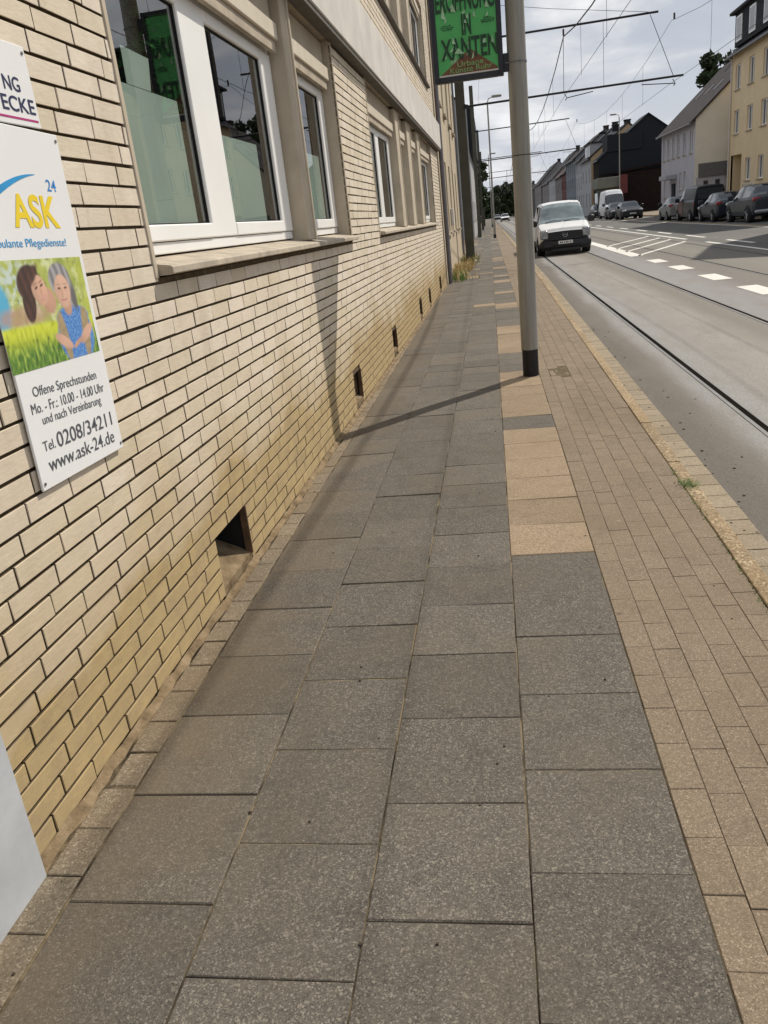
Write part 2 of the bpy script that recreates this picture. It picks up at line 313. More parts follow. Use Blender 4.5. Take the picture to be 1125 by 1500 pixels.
def text(s, name, mat, parent, origin, X, Y, width=None, height=None, extrude=0.0008, bold=0.0, align='LEFT', shear=0.0):
    cu = bpy.data.curves.new(name, 'FONT'); cu.body = s; cu.size = 1.0; cu.offset = bold; cu.shear = shear
    t = bpy.data.objects.new('tmp', cu); COL.objects.link(t)
    dg = bpy.context.evaluated_depsgraph_get(); me = bpy.data.meshes.new_from_object(t.evaluated_get(dg))
    bpy.data.objects.remove(t); bpy.data.curves.remove(cu)
    xs = [v.co.x for v in me.vertices]; ys = [v.co.y for v in me.vertices]
    x0, x1, y0, y1 = min(xs), max(xs), min(ys), max(ys)
    sx = width / (x1 - x0) if width else None; sy = height / (y1 - y0) if height else None
    sx = sx or sy; sy = sy or sx
    X = Vector(X).normalized(); Y = Vector(Y).normalized(); Z = X.cross(Y); o0 = Vector(origin)
    for v in me.vertices: v.co = o0 + X * ((v.co.x - x0) * sx) + Y * ((v.co.y - y0) * sy) + Z * extrude
    me.materials.clear(); me.materials.append(mat)
    o = bpy.data.objects.new(name, me); COL.objects.link(o); o.parent = parent
    return o
def plane_grid(mb, P, us, vs, holes, mi=0):
    us = sorted(set(us)); vs = sorted(set(vs))
    for i in range(len(us) - 1):
        for j in range(len(vs) - 1):
            uc, vc = (us[i] + us[i + 1]) / 2, (vs[j] + vs[j + 1]) / 2
            if any(a < uc < b and c < vc < d for a, b, c, d in holes): continue
            mb.quad(P(us[i], vs[j]), P(us[i + 1], vs[j]), P(us[i + 1], vs[j + 1]), P(us[i], vs[j + 1]), mi)

# ------------------------------------------------------------------ ground, pavement, road
def kx(y): return 1.015 + 0.006 * (min(max(y, 0), 22) - 3.5)
def setting():
    mb = MB(); Z = -0.14
    mb.quad((-400, -60, Z), (400, -60, Z), (400, 1200, Z), (-400, 1200, Z)); tag(mb.build('ground', asph_dk), kind='structure')
    mb = MB(); mb.quad((1.15, -20, -0.104), (11.2, -20, -0.104), (11.2, 900, -0.104), (1.15, 900, -0.104)); tag(mb.build('road', asph), kind='structure')
    mb = MB()
    mb.quad((1.19, -20, -0.1), (7.2, -20, -0.1), (7.2, 900, -0.1), (1.19, 900, -0.1), 0)
    tag(mb.build('track_bed', track_c), kind='structure')
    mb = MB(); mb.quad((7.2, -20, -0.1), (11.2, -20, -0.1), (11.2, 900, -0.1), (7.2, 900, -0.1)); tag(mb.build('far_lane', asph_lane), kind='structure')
    # parking lane and far pavement
    mb = MB(); mb.box(11.2, 11.35, -20, 900, -0.13, -0.07, 0); mb.quad((11.35, -20, -0.1), (14.0, -20, -0.1), (14.0, 900, -0.1), (11.35, 900, -0.1), 1)
    mb.box(14.0, 14.12, -20, 900, -0.13, 0.0, 0); mb.quad((14.12, -20, -0.005), (30.0, -20, -0.005), (30.0, 900, -0.005), (14.12, 900, -0.005), 2)
    tag(mb.build('far_pavement', [kerbm, asph_dk, paver]), kind='structure')
    # road paint
    mb = MB(); zz = -0.096
    def q(a, b, c, d): mb.quad(*[(p[0], p[1], zz) for p in (a, b, c, d)])
    for y0, y1 in ((7.6, 9.2), (10.7, 12.3), (13.9, 15.4), (16.9, 18.25), (20.0, 21.3), (22.9, 24.2)): q((4.30, y0), (4.66, y0), (4.66, y1), (4.30, y1))
    q((4.24, 26.4), (4.62, 26.4), (4.52, 90), (4.28, 90))
    for y in (26.4, 28.9, 31.1, 33.6): q((4.5, y), (4.5, y + 0.35), (7.0, y + 5.4), (7.0, y + 5.0))
    q((7.28, 19), (7.42, 19), (7.42, 30), (7.28, 30))
    q((7.28, 33), (7.42, 33), (7.42, 80), (7.28, 80))
    for k in range(9): q((7.95, 21 + k * 6), (8.1, 21 + k * 6), (8.1, 24 + k * 6), (7.95, 24 + k * 6))
    q((11.05, 5), (11.17, 5), (11.17, 120), (11.05, 120))
    tag(mb.build('road_marking', paint_w), kind='structure')
    for x, wo in ((1.915, 'tram rail nearest the kerb, dark groove in pale concrete'), (3.47, 'second tram rail from the kerb, beside the white dashes'), (5.30, 'third tram rail from the kerb, beyond the white dashes'), (6.77, 'tram rail farthest from the brick building')):
        r = MB(); r.box(x - 0.05, x - 0.018, -20, 600, -0.13, -0.095, 0); r.box(x - 0.018, x + 0.034, -20, 600, -0.13, -0.0965, 1); r.box(x + 0.034, x + 0.046, -20, 600, -0.13, -0.0955, 0)
        tag(r.build('tram_rail', [steel, groove]), wo, 'tram rail', 'tram rails in the road')
    # pavement with real slabs, pavers and edging stones
    mb = MB()
    ZJ = -0.005
    mb.quad((-3.0, -3, ZJ), (1.09, -3, ZJ), (1.09, 22, ZJ), (-3.0, 22, ZJ), 0)
    mb.quad((0.412, -3, ZJ + 0.0015), (1.09, -3, ZJ + 0.0015), (1.09, 22, ZJ + 0.0015), (0.412, 22, ZJ + 0.0015), 5)
    rng = random.Random(3)
    def piece(x0, x1, y0, y1, mi, ch=0.004, tilt=0.0024, xe=None):
        dz = rng.uniform(-tilt, tilt) ; t = [dz + rng.uniform(-tilt, tilt) for _ in range(4)]
        o = [(x0, y0), (x1, y0), (x1, y1), (x0, y1)]
        if xe: o[1] = (xe[0], y0); o[2] = (xe[1], y1)
        i = [(o[0][0] + ch, o[0][1] + ch), (o[1][0] - ch, o[1][1] + ch), (o[2][0] - ch, o[2][1] - ch), (o[3][0] + ch, o[3][1] - ch)]
        v = [(p[0], p[1], t[k]) for k, p in enumerate(i)] + [(p[0], p[1], t[k] - ch * 0.8) for k, p in enumerate(o)] + [(p[0], p[1], ZJ - 0.01) for p in o]
        f = [(0, 1, 2, 3)] + [(4 + k, 4 + (k + 1) % 4, (k + 1) % 4, k) for k in range(4)] + [(8 + k, 8 + (k + 1) % 4, 4 + (k + 1) % 4, 4 + k) for k in range(4)]
        mb.add(v, f, mi)
    edges = [(-1.222, -0.8150), (-0.8115, -0.4070), (-0.4035, 0.0030), (0.0060, 0.4105)]
    phase = [1.495, 1.286, 1.455, 1.610]; pitch = [0.419, 0.4235, 0.420, 0.4085]
    tan_rows = [(3.62, 4.5), (4.5, 6.12), (6.52, 8.0), (8.0, 8.75), (9.9, 12.2), (14.8, 15.7), (17.4, 17.9), (20.6, 21.1)]
    for c, (a, b) in enumerate(edges):
        y = phase[c] - pitch[c] * 11
        while y < 21.9:
            p = pitch[c]
            g = rng.choice((0.0005, 0.001, 0.002, 0.004)); ga = rng.choice((0.0, 0.001, 0.002)); gb = rng.choice((0.0, 0.0, 0.001))
            mi = 1
            yc = y + p / 2
            if c == 3 and any(u < yc < w for u, w in tan_rows): mi = 2
            if c < 3 and yc > 12 and rng.random() < 0.04: mi = 2
            piece(a + ga, b - gb, y + g / 2, y + p - g / 2, mi, rng.choice((0.0018, 0.0025, 0.004)))
            y += p
    # small pavers between slabs and kerb
    cols = [(0.415, 0.512), (0.514, 0.613), (0.615, 0.712), (0.714, 0.812), (0.814, 0.91), (0.912, None)]
    for c, (a, b) in enumerate(cols):
        y = -1.2 + (0.11 * c if c else 0.0) % 0.2; p = 0.1995
        while y < 21.8:
            pp = 0.2 if c else rng.choice((0.2, 0.2, 0.21, 0.19))
            g = rng.choice((0.0005, 0.001, 0.0018))
            if c in (1, 2) and 8.1 < y + 0.1 < 8.6:
                y += pp; continue
            if b is None: piece(a, 1, y + g / 2, y + pp - g / 2, 3, 0.0014, 0.0010, (kx(y) - 0.002, kx(y + pp) - 0.002))
            else: piece(a, b, y + g / 2, y + pp - g / 2, 3, rng.choice((0.0012, 0.002)), 0.0010)
            y += pp
    for k in range(5):       # lifted setts at the foot of the lamp post
        piece(0.515 + 0.065 * (k % 3), 0.575 + 0.065 * (k % 3), 8.12 + 0.16 * (k // 3), 8.27 + 0.16 * (k // 3), 3, 0.006, 0.006)
    # edging stones along the wall
    y = -0.4
    while y < 21.5:
        p = rng.uniform(0.165, 0.225); g = rng.choice((0.002, 0.004, 0.009)); w0 = -1.335 + 0.0087 * (y - 2)
        piece(w0 + rng.uniform(-0.004, 0.006), -1.227 + rng.uniform(-0.004, 0.0), y + g / 2, y + p - g / 2, 4, rng.choice((0.003, 0.006)), 0.0012); y += p
    # far stretch of pavement, one sheet of slabs with rows scored by real pieces every few metres
    mb.quad((-3.0, 22, ZJ), (1.13, 22, ZJ), (1.13, 420, ZJ), (-3.0, 420, ZJ), 0)
    y = 21.95
    while y < 110:
        p = 0.41 if y < 45 else 1.23
        for c, (a, b) in enumerate(edges):
            mi = 2 if rng.random() < (0.13 if c == 3 else 0.05) else 1
            piece(a, b, y + 0.002 + 0.05 * c, y + p - 0.003 + 0.05 * c, mi, 0.004)
        piece(0.415, 1.108, y + 0.002, y + p - 0.002, 3, 0.004)
        piece(-1.6, -1.227, y + 0.002, y + p - 0.002, 4, 0.004)
        y += p
    piece(-1.6, 0.41, 110.3, 420, 1); piece(0.415, 1.108, 110.1, 420, 3)
    tag(mb.build('pavement', [joint, slab, slab_tan, paver, stone, joint_s]), kind='structure')
    # kerb stones and gutter
    mb = MB(); rng = random.Random(5); y = -2.0
    while y < 120:
        L = 1.0 if y < 40 else 4.0; a, b = kx(y), kx(y + L); h = rng.uniform(-0.003, 0.003)
        w = 0.088; z1 = 0.006 + h; c = 0.018
        pr = lambda x, yy: [(x, yy, -0.16), (x, yy, z1 - 0.004), (x + 0.004, yy, z1), (x + w - c, yy, z1 - 0.002), (x + w - c * 0.3, yy, z1 - c * 0.4), (x + w, yy, z1 - c * 1.3), (x + w + 0.02, yy, -0.16)]
        A, B = pr(a, y + 0.004), pr(b, y + L - 0.004)
        n = len(A); mb.add(A + B, [(k, k + 1, n + k + 1, n + k) for k in range(n - 1)] + [tuple(range(n)), tuple(range(2 * n - 1, n - 1, -1))], 0)
        y += L
    tag(mb.build('kerb', kerbm, smooth=30), kind='structure')
    mb = MB(); y = -2.0
    while y < 90:
        L = 0.2; a = kx(y) + 0.107; t = rng.uniform(-0.0015, 0.0015); g = 0.003 if rng.random() < 0.7 else 0.006
        mb.box(a, a + 0.168, y + g / 2, y + L - g / 2, -0.16, -0.096 + t, 0, 0.004); y += L
    mb.poly([(1.05, -2, -0.0985), (1.255, -2, -0.0985), (1.255, 3.5, -0.0985), (1.37, 22, -0.0985), (1.05, 22, -0.0985)], 1)
    tag(mb.build('gutter', [gutterm, joint]), kind='structure')
setting()

# ------------------------------------------------------------------ the near brick building (local frame: x = outward, y = along the street)
BLD = thing('brick_building', 'long pale brick building with white windows and a grey concrete band, beside the pavement', 'building', (-1.3924, 0, 0), R(-0.4985))
WMX = wm(BLD)
def near_building():
    G1 = (3.25, 7.95, 1.50, 3.22); G2 = (9.95, 19.30, 1.50, 3.22); H2 = (9.95, 19.95, 4.40, 6.0); H1 = (3.25, 7.95, 4.40, 6.0)
    cel = [(3.31, 3.77, 0.03, 0.315), (7.19, 7.57, 0.05, 0.345), (10.1, 10.5, 0.07, 0.345), (13.88, 14.25, 0.06, 0.35), (15.85, 16.25, 0.05, 0.345), (18.9, 19.4, 0.06, 0.36)]
    holes = [G1, G2, H1, H2] + cel
    Y0, Y1, ZT = -6.0, 21.45, 9.2
    mb = MB()
    us = [Y0, Y1]; vs = [-0.1, ZT, 3.22]
    for a, b, c, d in holes: us += [a, b]; vs += [c, d]
    plane_grid(mb, lambda u, v: (-0.0145, u, v), us, vs, holes, 1)
    rng = random.Random(11); ch = 0.0735; bl = 0.25; j = 0.0105
    k = 0; z = 0.012
    while z < 6.5:
        if 3.22 - ch < z < 3.80: z = 3.80; 
        y = Y0 + (k * 0.0625) % bl - (0.0 if k % 7 else 0.02) if z < 4.5 else 9.0 + (k * 0.0625) % bl
        if z < 1.5 and False: pass
        yend = Y1
        start = 0.4 if z < 3.2 else 6.0
        while y < yend:
            a, b = max(y + j * 0.36, start), min(y + bl - j * 0.36, yend - 0.02); z0, z1 = z + j / 2, z + ch - j / 2
            y += bl
            if b - a < 0.02: continue
            segs = [(a, b)]
            for (ha, hb, hc, hd) in holes:
                if z1 <= hc + 0.004 or z0 >= hd - 0.004: continue
                if (hc - z0) > 0.03 or (z1 - hd) > 0.03: pass
                ns = []
                for (p, q) in segs:
                    if q <= ha or p >= hb: ns.append((p, q))
                    else:
                        if ha - p > 0.015: ns.append((p, ha))
                        if q - hb > 0.015: ns.append((hb, q))
                segs = ns
            for (p, q) in segs:
                n1 = 0.0 + rng.uniform(-0.0015, 0.0015); c = 0.0016; d = [n1 + rng.uniform(-0.0012, 0.0012) for _ in range(4)]
                e = rng.uniform(-0.0012, 0.0012); zz0, zz1 = z0 + e, z1 + e
                v = [(d[0], p + c, zz0 + c), (d[1], q - c, zz0 + c), (d[2], q - c, zz1 - c), (d[3], p + c, zz1 - c), (-0.0016, p, zz0), (-0.0016, q, zz0), (-0.0016, q, zz1), (-0.0016, p, zz1), (-0.015, p, zz0), (-0.015, q, zz0), (-0.015, q, zz1), (-0.015, p, zz1)]
                mb.add(v, [(0, 1, 2, 3)] + [(4 + i, 4 + (i + 1) % 4, (i + 1) % 4, i) for i in range(4)] + [(8 + i, 8 + (i + 1) % 4, 4 + (i + 1) % 4, 4 + i) for i in range(4)], 0)
                mb.mi[-4:] = [1] * 4
        z += ch; k += 1
    # body of the building behind the facing
    D = -7.0
    mb.quad((D, Y0, -0.1), (D, Y1, -0.1), (D, Y1, ZT), (D, Y0, ZT), 2)
    for y in (Y0, Y1): mb.quad((-0.0145, y, -0.1), (D, y, -0.1), (D, y, ZT), (-0.0145, y, ZT), 2)
    mb.quad((-0.0145, Y0, ZT), (-0.0145, Y1, ZT), (D, Y1, ZT), (D, Y0, ZT), 2)
    mb.quad((-0.30, Y0, 3.21), (-0.30, Y1, 3.21), (D, Y1, 3.21), (D, Y0, 3.21), 3)
    mb.quad((-3.2, Y0, 0), (-3.2, Y1, 0), (-3.2, Y1, ZT), (-3.2, Y0, ZT), 3)
    for y in (8.9,): mb.quad((-0.3, y, 0.9), (-3.2, y, 0.9), (-3.2, y, 3.2), (-0.3, y, 3.2), 3)
    mb.quad((-0.34, Y0, 0.9), (-0.34, Y1, 0.9), (D, Y1, 0.9), (D, Y0, 0.9), 3)
    # reveals
    for (a, b, c, d) in (G1, G2, H1, H2):
        n0, n1 = -0.16, -0.009
        mb.quad((n0, a, c), (n1, a, c), (n1, a, d), (n0, a, d), 4); mb.quad((n0, b, c), (n1, b, c), (n1, b, d), (n0, b, d), 4)
        mb.quad((n0, a, d), (n1, a, d), (n1, b, d), (n0, b, d), 4); mb.quad((n0, a, c), (n1, a, c), (n1, b, c), (n0, b, c), 4)
    mb.build('wall', [brick, mortar, concrete, room, cast], BLD, local=True)
    # concrete band
    b = MB(); b.box(-0.009, 0.115, Y0, 21.5, 3.235, 3.80, 0, 0.008); b.build('concrete_band', concrete, BLD, local=True)
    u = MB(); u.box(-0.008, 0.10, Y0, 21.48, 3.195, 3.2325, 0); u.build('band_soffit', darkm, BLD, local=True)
    # flashing strips round the openings
    for (a, b2, c, d) in (G1, G2, H2):
        s = MB(); s.box(-0.03, 0.006, a - 0.035, a - 0.001, c, d - 0.026, 0, 0.003); s.build('reveal_trim', cast, BLD, local=True)
        s = MB(); s.box(-0.03, 0.006, b2 + 0.001, b2 + 0.03, c, d - 0.026, 0, 0.003); s.build('reveal_trim', cast, BLD, local=True)
    # mortar fillet at the foot of the wall
    fl = MB(); y = 0.3; rng = random.Random(8); A = []
    while y < 21.4: A.append((y, rng.uniform(0.024, 0.046), rng.uniform(0.008, 0.026))); y += 0.06
    for (ya, wa, ha), (yb, wb, hb) in zip(A, A[1:]):
        fl.quad((0.004, ya, ha), (wa, ya, -0.004), (wb, yb, -0.004), (0.004, yb, hb)); 
    fl.build('base_fillet', fillet, BLD, smooth=60, local=True)
    # sills
    def sill(y0, y1, z, mat=sillm):
        m = MB(); pr = [(-0.15, z + 0.06), (0.058, z + 0.022), (0.066, z + 0.015), (0.066, z - 0.008), (0.05, z - 0.014), (-0.009, z - 0.014), (-0.15, z - 0.01)]
        n = len(pr); A = [(p[0], y0, p[1]) for p in pr]; B = [(p[0], y1, p[1]) for p in pr]
        m.add(A + B, [(k, n + k, n + (k + 1) % n, (k + 1) % n) for k in range(n)] + [tuple(range(n)), tuple(range(2 * n - 1, n - 1, -1))]); return m
    sill(3.262, 7.99, 1.523).build('sill', sillm, BLD, local=True); sill(9.962, 19.34, 1.523).build('sill', sillm, BLD, local=True)
    sill(9.9, 20.05, 4.42).build('sill', darkm, BLD, local=True)
    # pillars between the windows
    def pillar(y0, y1, z0, z1, n=-0.002):
        m = MB(); m.box(-0.158, n, y0, y1, z0, z1, 0, 0.008); m.box(-0.02, n + 0.012, y1 - 0.065, y1 - 0.02, z0, z1 - 0.01, 0, 0.006)
        m.build('pillar', [cast], BLD, local=True)
    pillar(6.16, 6.40, 1.565, 3.19)
    for a, c in ((12.7, 13.15), (14.3, 14.85), (16.1, 16.6)): pillar(a, c, 1.565, 3.19); pillar(a + 0.3, c + 0.3, 4.47, 5.99)
    # windows
    def window(y0, y1, z0, z1, panes, n=-0.115, head=None, filmrects=(), shut=True):
        m = MB(); e = 0.005
        zs = z0 + 0.055
        cuts = [y0] + [q for p in panes for q in p] + [y1]
        m.box(n - 0.06, n - 0.012, y0, y1, z0, zs - 0.004, 0, 0.004)              # outer frame bottom
        m.box(n - 0.06, n - 0.012, y0, y1, z1 - 0.05, z1, 0, 0.004)
        gz0, gz1 = z0 + 0.128, z1 - 0.12
        for i in range(0, len(cuts), 2):
            m.box(n - 0.058, n - 0.002, cuts[i], cuts[i + 1], zs, z1 - 0.052, 0, 0.006)
        w = m.build('window', pvc, BLD, local=True)
        for (a, b) in panes:
            sm = MB(); sm.box(n - 0.05, n + 0.002, a + 0.0005, b - 0.0005, zs, gz0, 0, 0.006); sm.build('sash', pvc, w, local=True); sm = MB(); sm.box(n - 0.05, n + 0.002, a + 0.0005, b - 0.0005, gz1, z1 - 0.053, 0, 0.006)
            sm.build('sash', pvc, w, local=True)
            g = MB(); t = 0.007
            g.box(n - 0.04, n - 0.018, a, a + t, gz0, gz1); g.box(n - 0.04, n - 0.018, b - t, b, gz0, gz1); g.box(n - 0.04, n - 0.018, a + t, b - t, gz0, gz0 + t); g.box(n - 0.04, n - 0.018, a + t, b - t, gz1 - t, gz1)
            g.build('gasket', gasket, w, local=True)
            p = MB(); p.box(n - 0.032, n - 0.026, a + 0.01, b - 0.01, gz0 + 0.01, gz1 - 0.01); p.build('pane', glass, w, local=True)
        for (a, b, c, d) in filmrects:
            fm = MB(); fm.box(n - 0.048, n - 0.045, a, b, c, d); fm.build('privacy_film', film, w, local=True)
        if shut:
            sb = MB(); sb.box(-0.10, -0.035, y0 + 0.01, y1 - 0.01, z1 + 0.02, z1 + 0.13, 0, 0.006); sb.box(-0.09, -0.055, y0 + 0.03, y1 - 0.03, z1 - 0.055, z1 + 0.018, 1, 0.004)
            sb.build('shutter_box', [shutter, cast_dirty], w, local=True)
        lt = MB(); lt.box(-0.157, -0.075, y0, y1, z1 + 0.135, 3.193 if z1 < 3.2 else 5.99, 0); lt.build('lintel', cast, w, local=True)
        return w
    window(3.27, 6.14, 1.59, 2.86, [(3.50, 4.37), (4.78, 5.87)], filmrects=[(3.51, 4.27, 1.72, 2.30), (4.80, 5.62, 1.72, 2.20)])
    window(6.42, 7.93, 1.59, 2.86, [(6.62, 7.73)], filmrects=[(6.63, 7.62, 1.72, 2.25)])
    window(9.98, 12.68, 1.59, 2.86, [(10.2, 11.2), (11.5, 12.45)], filmrects=[(10.21, 11.15, 1.72, 2.0)])
    window(13.17, 14.28, 1.59, 2.86, [(13.35, 14.1)])
    window(14.87, 16.08, 1.59, 2.86, [(15.05, 15.9)])
    window(16.62, 19.28, 1.59, 2.86, [(16.8, 17.9), (18.1, 19.1)])
    window(9.98, 12.98, 4.49, 5.80, [(10.2, 11.4), (11.6, 12.8)]); window(13.47, 14.58, 4.49, 5.80, [(13.65, 14.4)]); window(15.17, 16.38, 4.49, 5.80, [(15.35, 16.2)]); window(16.92, 19.9, 4.49, 5.80, [(17.1, 18.3), (18.5, 19.7)])
    # cellar openings
    for i, (a, b, c, d) in enumerate(cel):
        m = MB(); n0 = -0.22
        m.quad((n0, a, c), (n0, b, c), (n0, b, d), (n0, a, d), 1)
        for y in (a, b): m.quad((n0, y, c), (-0.008, y, c), (-0.008, y, d), (n0, y, d), 1)
        m.quad((n0, a, d), (-0.008, a, d), (-0.008, b, d), (n0, b, d), 1)
        zz = c + 0.02
        m.add([(n0, a, c + 0.11), (-0.004, a, zz), (-0.004, b, zz), (n0, b, c + 0.11), (-0.004, a, c - 0.03), (-0.004, b, c - 0.03)], [(0, 1, 2, 3), (1, 4, 5, 2)], 2)
        o = m.build('cellar_opening', [room, black, fillet], BLD, local=True)
        fr = MB(); fr.box(-0.03, 0.008, b - 0.016, b - 0.002, c + 0.015, d - 0.002, 0, 0.002); fr.box(-0.016, -0.004, a + 0.002, b - 0.024, d - 0.008, d - 0.002, 0, 0.002)
        fr.build('steel_frame', rust, o, local=True)
        if i:
            gm = MB()
            for q in range(5): gm.box(-0.05, -0.042, a + 0.03 + q * (b - a - 0.08) / 4, a + 0.042 + q * (b - a - 0.08) / 4, c + 0.06, d - 0.016)
            gm.build('grille', rust, o, local=True)
near_building()

def cabinet():
    t = thing('meter_cabinet', 'pale grey sheet metal cabinet standing at the foot of the brick wall', 'cabinet', tuple(WMX @ Vector((0, 0.9, 0))), R(-0.4985))
    W = wm(t)
    m = MB(); m.box(-0.008, 0.046, -0.5, 0.685, -0.004, 1.0, 0, 0.004); m.build('door', panelm, t, local=True)
    m = MB(); m.box(0.044, 0.052, -0.49, -0.44, 0.45, 0.56, 0, 0.003); m.build('handle', steel, t, local=True)
    m = MB(); m.box(-0.008, 0.06, -0.51, 0.695, 1.002, 1.03, 0, 0.004); m.build('lid', panelm, t, local=True)
cabinet()

# ------------------------------------------------------------------ signs on the wall
from mathutils import noise as mnoise
def print_mat():
    n = NT('printed_picture'); at = n.N.new('ShaderNodeAttribute'); at.attribute_name = 'print'; return n.done(at.outputs['Color'], 0.45, spec=0.3)
def printed(u, v):
    """colour of the printed advert photograph at u, v: two people in a garden"""
    x, y = u * 1.68, v
    nz = lambda s, o=0.0: 0.5 + 0.5 * mnoise.noise(Vector((x * s + o, y * s, o)))
    fb = lambda s, o=0.0: 0.5 + 0.5 * mnoise.fractal(Vector((x * s + o, y * s, o)), 1.0, 2.0, 4) * 0.8
    L = lambda a, b, t: tuple(p + (q - p) * min(1, max(0, t)) for p, q in zip(a, b))
    sm = lambda e0, e1, t: (lambda k: k * k * (3 - 2 * k))(min(1, max(0, (t - e0) / (e1 - e0))))
    def el(cx, cy, a, b, rot=0.0, soft=0.10):
        dx, dy = x - cx * 1.68, y - cy; c, s_ = math.cos(rot), math.sin(rot); p, q = (dx * c + dy * s_) / (a * 1.68), (-dx * s_ + dy * c) / b
        return 1 - sm(1 - soft, 1 + soft, math.hypot(p, q))
    c = L((0.22, 0.30, 0.04), (0.62, 0.66, 0.16), fb(5, 3)); c = L(c, (0.80, 0.84, 0.55), sm(0.50, 0.75, fb(7, 9)) * (1 - 0.6 * u)); c = L(c, (0.10, 0.16, 0.05), sm(0.55, 0.8, fb(13, 5)) * 0.6)
    c = L(c, (0.58, 0.62, 0.06), sm(0.80, 0.97, u) * 0.6 * nz(6)); c = L(c, (0.60, 0.70, 0.68), el(0.24, 0.82, 0.16, 0.16, 0, 0.6) * sm(0.35, 0.6, nz(15, 2)) * 0.9)
    c = L(c, (0.07, 0.42, 0.68), el(0.02, 0.60, 0.11, 0.24, 0, 0.25) * 0.95); c = L(c, (0.48, 0.28, 0.20), el(0.24, 0.49, 0.26, 0.09, 0, 0.4) * (0.5 + 0.5 * nz(22, 4))); c = L(c, (0.66, 0.50, 0.40), el(0.34, 0.55, 0.10, 0.07, 0, 0.5) * nz(30, 1))
    lawn = sm(0.43, 0.38, v) if v < 0.43 else 0.0
    lw = L((0.60, 0.66, 0.03), (0.10, 0.24, 0.02), sm(0.36, 0.12, v) if v < 0.36 else 0); st = 0.5 + 0.5 * mnoise.fractal(Vector((x * 26, y * 9, 3)), 1.0, 2.0, 3); lw = L(L(lw, (0.02, 0.06, 0.01), sm(0.5, 0.85, st) * (0.75 if v < 0.27 else 0.3)), (0.66, 0.76, 0.12), sm(0.5, 0.2, st) * 0.5 if st < 0.5 else 0)
    c = L(c, lw, min(1, max(0, lawn)))
    def skinc(cx, cy, a, b, base, tilt=0.0):
        dx, dy = (x - cx * 1.68) / (a * 1.68), (y - cy) / b; sh = 0.62 + 0.38 * (1 - 0.6 * max(0, -dx) - 0.35 * max(0, -dy)) + 0.06 * (nz(40, 6) - 0.5); return tuple(q * sh for q in base)
    dk, sk = (0.06, 0.022, 0.016), (0.72, 0.43, 0.30)
    strand = 0.5 + 0.5 * math.sin((x * 55 + y * 18) + 4 * nz(6, 8))
    # woman
    h = max(el(0.36, 0.79, 0.125, 0.16, 0.35), el(0.325, 0.62, 0.065, 0.20, -0.18)); c = L(c, tuple(q * (0.6 + 1.3 * strand * nz(9)) for q in dk), h)
    c = L(c, skinc(0.53, 0.60, 0.10, 0.12, (0.60, 0.34, 0.23)), el(0.535, 0.60, 0.075, 0.12, 0.9, 0.2))
    f = el(0.455, 0.71, 0.078, 0.150, 0.40); c = L(c, skinc(0.47, 0.72, 0.09, 0.15, sk), f)
    for ex, ey in ((0.425, 0.735), (0.485, 0.755)): c = L(c, (0.08, 0.03, 0.02), el(ex, ey, 0.017, 0.012, 0.4, 0.5)); c = L(c, (0.22, 0.10, 0.06), el(ex - 0.004, ey + 0.035, 0.024, 0.008, 0.4, 0.6) * 0.7)
    c = L(c, (0.46, 0.23, 0.15), el(0.470, 0.695, 0.010, 0.035, 0.2, 0.8) * 0.6); c = L(c, (0.62, 0.16, 0.14), el(0.482, 0.635, 0.026, 0.012, 0.5, 0.5)); c = L(c, (0.85, 0.80, 0.76), el(0.483, 0.637, 0.016, 0.004, 0.5, 0.6) * 0.8); c = L(c, (0.80, 0.40, 0.30), el(0.50, 0.68, 0.02, 0.03, 0, 0.9) * 0.4)
    c = L(c, tuple(q * (0.7 + strand) for q in dk), el(0.40, 0.845, 0.10, 0.055, 0.65, 0.3) * 0.95)
    # older person
    b_ = max(el(0.76, 0.22, 0.21, 0.30, 0, 0.06), el(0.76, 0.40, 0.19, 0.13, 0, 0.08)) * (1.0 if v < 0.55 else 0.0)
    pt = sm(0.45, 0.62, nz(48, 2)); c = L(c, L((0.03, 0.16, 0.52), (0.22, 0.46, 0.78), 0.55 * pt + 0.4 * (x / 1.68 - 0.55)), b_)
    for cx, r in ((0.615, 0.16), (0.885, -0.16)): k = el(cx, 0.27, 0.045, 0.30, r, 0.12) * b_; c = L(c, tuple(q * (0.75 + 0.4 * nz(18, 7)) for q in (0.40, 0.30, 0.17)), k)
    c = L(c, skinc(0.72, 0.52, 0.06, 0.10, (0.58, 0.33, 0.23)), el(0.725, 0.53, 0.05, 0.10, 0, 0.2))
    hh = max(el(0.70, 0.79, 0.125, 0.165, 0, 0.08), el(0.80, 0.66, 0.05, 0.16, 0.1, 0.2)); c = L(c, tuple(q * (0.55 + 0.7 * strand) for q in (0.33, 0.32, 0.33)), hh); c = L(c, (0.10, 0.09, 0.09), el(0.825, 0.60, 0.028, 0.13, 0.1, 0.4) * 0.85)
    c = L(c, skinc(0.70, 0.68, 0.10, 0.17, (0.74, 0.46, 0.33)), el(0.705, 0.675, 0.088, 0.165, -0.1))
    for ex in (0.672, 0.745): c = L(c, (0.10, 0.05, 0.04), el(ex, 0.705, 0.018, 0.011, 0, 0.5)); c = L(c, (0.36, 0.26, 0.22), el(ex, 0.742, 0.026, 0.007, 0, 0.6) * 0.7); c = L(c, (0.50, 0.28, 0.20), el(ex, 0.68, 0.024, 0.008, 0, 0.7) * 0.5)
    c = L(c, (0.48, 0.26, 0.18), el(0.695, 0.655, 0.012, 0.045, -0.15, 0.8) * 0.6); c = L(c, (0.50, 0.18, 0.15), el(0.705, 0.592, 0.034, 0.012, 0, 0.5)); c = L(c, (0.86, 0.82, 0.78), el(0.705, 0.596, 0.022, 0.004, 0, 0.6) * 0.8)
